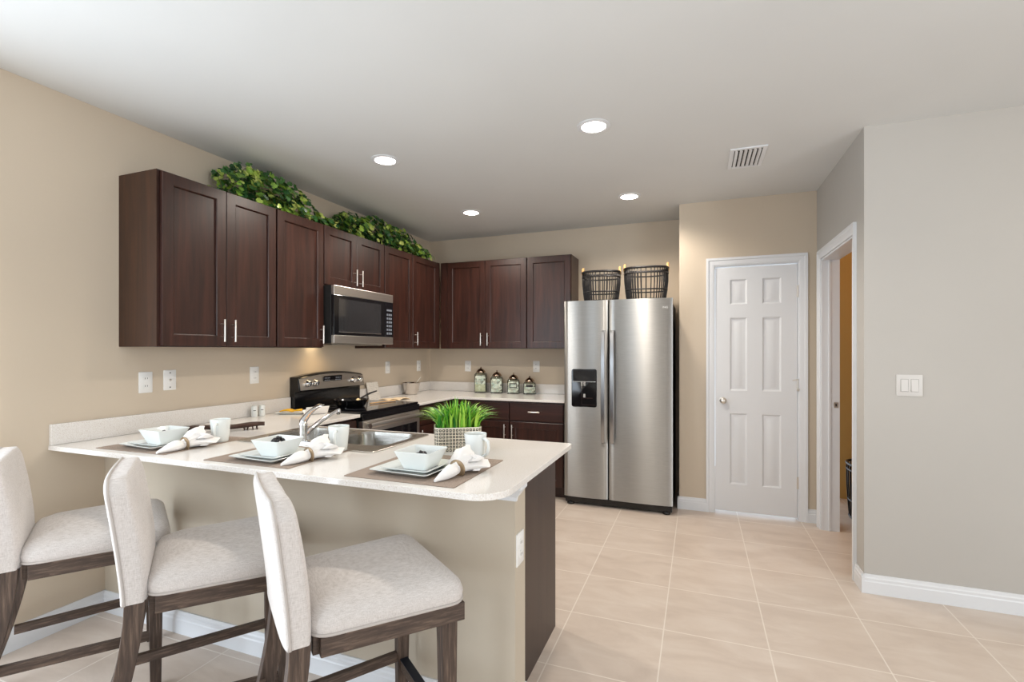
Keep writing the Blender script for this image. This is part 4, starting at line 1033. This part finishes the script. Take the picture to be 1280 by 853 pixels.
basket((2.462, 4.47, FT), R(5), .372, .28, .286, 'larger black wire basket at the right of the refrigerator top')
basket((4.235, 4.66, .0003), 0, .42, .40, .44, 'black wire basket on the hall floor seen through the doorway', .9, 30, None, False)
bm = B(); lathe(bm, [(.12, .006), (.16, .02), (.165, .11), (.13, .13), (.001, .135)], 24)
tag(finish('basket_filling', bm, M['wire'], loc=(4.235, 4.66, .014), smooth=50), 'dark bundle in the bottom of the hall basket', 'bundle')

# ------------------------------------------------------------ ivy on the wall cabinets
def ivy(name, y0, y1, prof, n, seed, label):
    """prof(u) -> height of the foliage above the cabinet tops"""
    e = empty(name, (.17, (y0 + y1) / 2, ZT), 0, label, 'plant', 'trailing ivy plants')
    rnd = random.Random(seed); bm = B(); yc = (y0 + y1) / 2
    shape = [(0, -.42), (.28, -.5), (.50, -.18), (.30, .05), (.36, .30), (0, .60), (-.36, .30), (-.30, .05), (-.50, -.18), (-.28, -.5)]
    for i in range(n):
        u = rnd.random(); hmax = prof(u); v_ = rnd.random(); z = .012 + hmax * v_ ** .85
        sp = .125 * math.sqrt(max(.05, 1 - (v_ * .9) ** 2)); x = rnd.uniform(-sp, sp * 1.15)
        y = y0 + (y1 - y0) * u - yc
        sz = rnd.uniform(.030, .058)
        # leaf faces outward and up, tip hanging
        az = math.atan2(rnd.uniform(-1, 1), x / .12 + .55) + rnd.uniform(-.5, .5); tilt = rnd.uniform(.35, 1.5); roll = rnd.uniform(-.9, .9)
        m_ = Matrix.Translation((x, y, z)) @ Matrix.Rotation(az, 4, 'Z') @ Matrix.Rotation(tilt, 4, 'Y') @ Matrix.Rotation(roll + PI / 2, 4, 'Z')
        fold = rnd.uniform(.15, .45); pts = []
        for a, b in shape:
            pts.append(m_ @ Vector((a * sz, b * sz, abs(a) * sz * fold - .25 * sz * max(0, b) ** 2)))
        for p in pts:
            if p.z < .004: p.z = .004 if p.x < .15 else p.z
            if p.z > CH - ZT - .015: p.z = CH - ZT - .015
            if p.x < -.165: p.x = -.165
        mid = [bm.verts.new(m_ @ Vector((0, b * sz, -.25 * sz * max(0, b) ** 2))) for b in (-.25, .05)]
        for q in mid:
            if q.co.z < .004 and q.co.x < .15: q.co.z = .004
            if q.co.x < -.165: q.co.x = -.165
            if q.co.z > CH - ZT - .015: q.co.z = CH - ZT - .015
        vs_ = [bm.verts.new(p) for p in pts]
        a_, b_ = mid
        for tri in ((vs_[0], vs_[1], a_), (vs_[1], vs_[2], a_), (vs_[2], vs_[3], b_, a_), (vs_[3], vs_[4], b_), (vs_[4], vs_[5], b_), (vs_[5], vs_[6], b_), (vs_[6], vs_[7], b_), (vs_[7], vs_[8], a_, b_), (vs_[8], vs_[9], a_), (vs_[9], vs_[0], a_)):
            bm.faces.new(tri)
    me = finish('leaves', bm, M['ivy'], e, smooth=None)
    bm = B()
    for i in range(16):
        u = rnd.random(); y = y0 + (y1 - y0) * u - yc; h = prof(u)
        tube(bm, [(0, y, .003), (rnd.uniform(-.04, .05), y + rnd.uniform(-.03, .03), h * .5), (rnd.uniform(-.07, .09), y + rnd.uniform(-.04, .04), h * .95)], [.0035, .0028, .0015], 5)
    finish('stems', bm, M['stem'], e, smooth=180)['kind'] = 'stuff'
    return e
def p1(u): return .06 + .175 * math.sin(PI * min(1, u * 1.05 + .08)) ** .5 + .05 * math.exp(-((u - .17) / .06) ** 2) - .04 * math.exp(-((u - .82) / .08) ** 2)
def p2(u): return .05 + .18 * math.sin(PI * min(1, u * .9 + .12)) ** .6 + .02 * math.sin(u * 21)
ivy('ivy_plant', 2.15, 3.04, p1, 720, 11, 'trailing green ivy above the two tall cabinets left of the microwave')
ivy('ivy_plant', 3.19, 4.50, p2, 800, 23, 'trailing green ivy above the microwave reaching toward the corner')
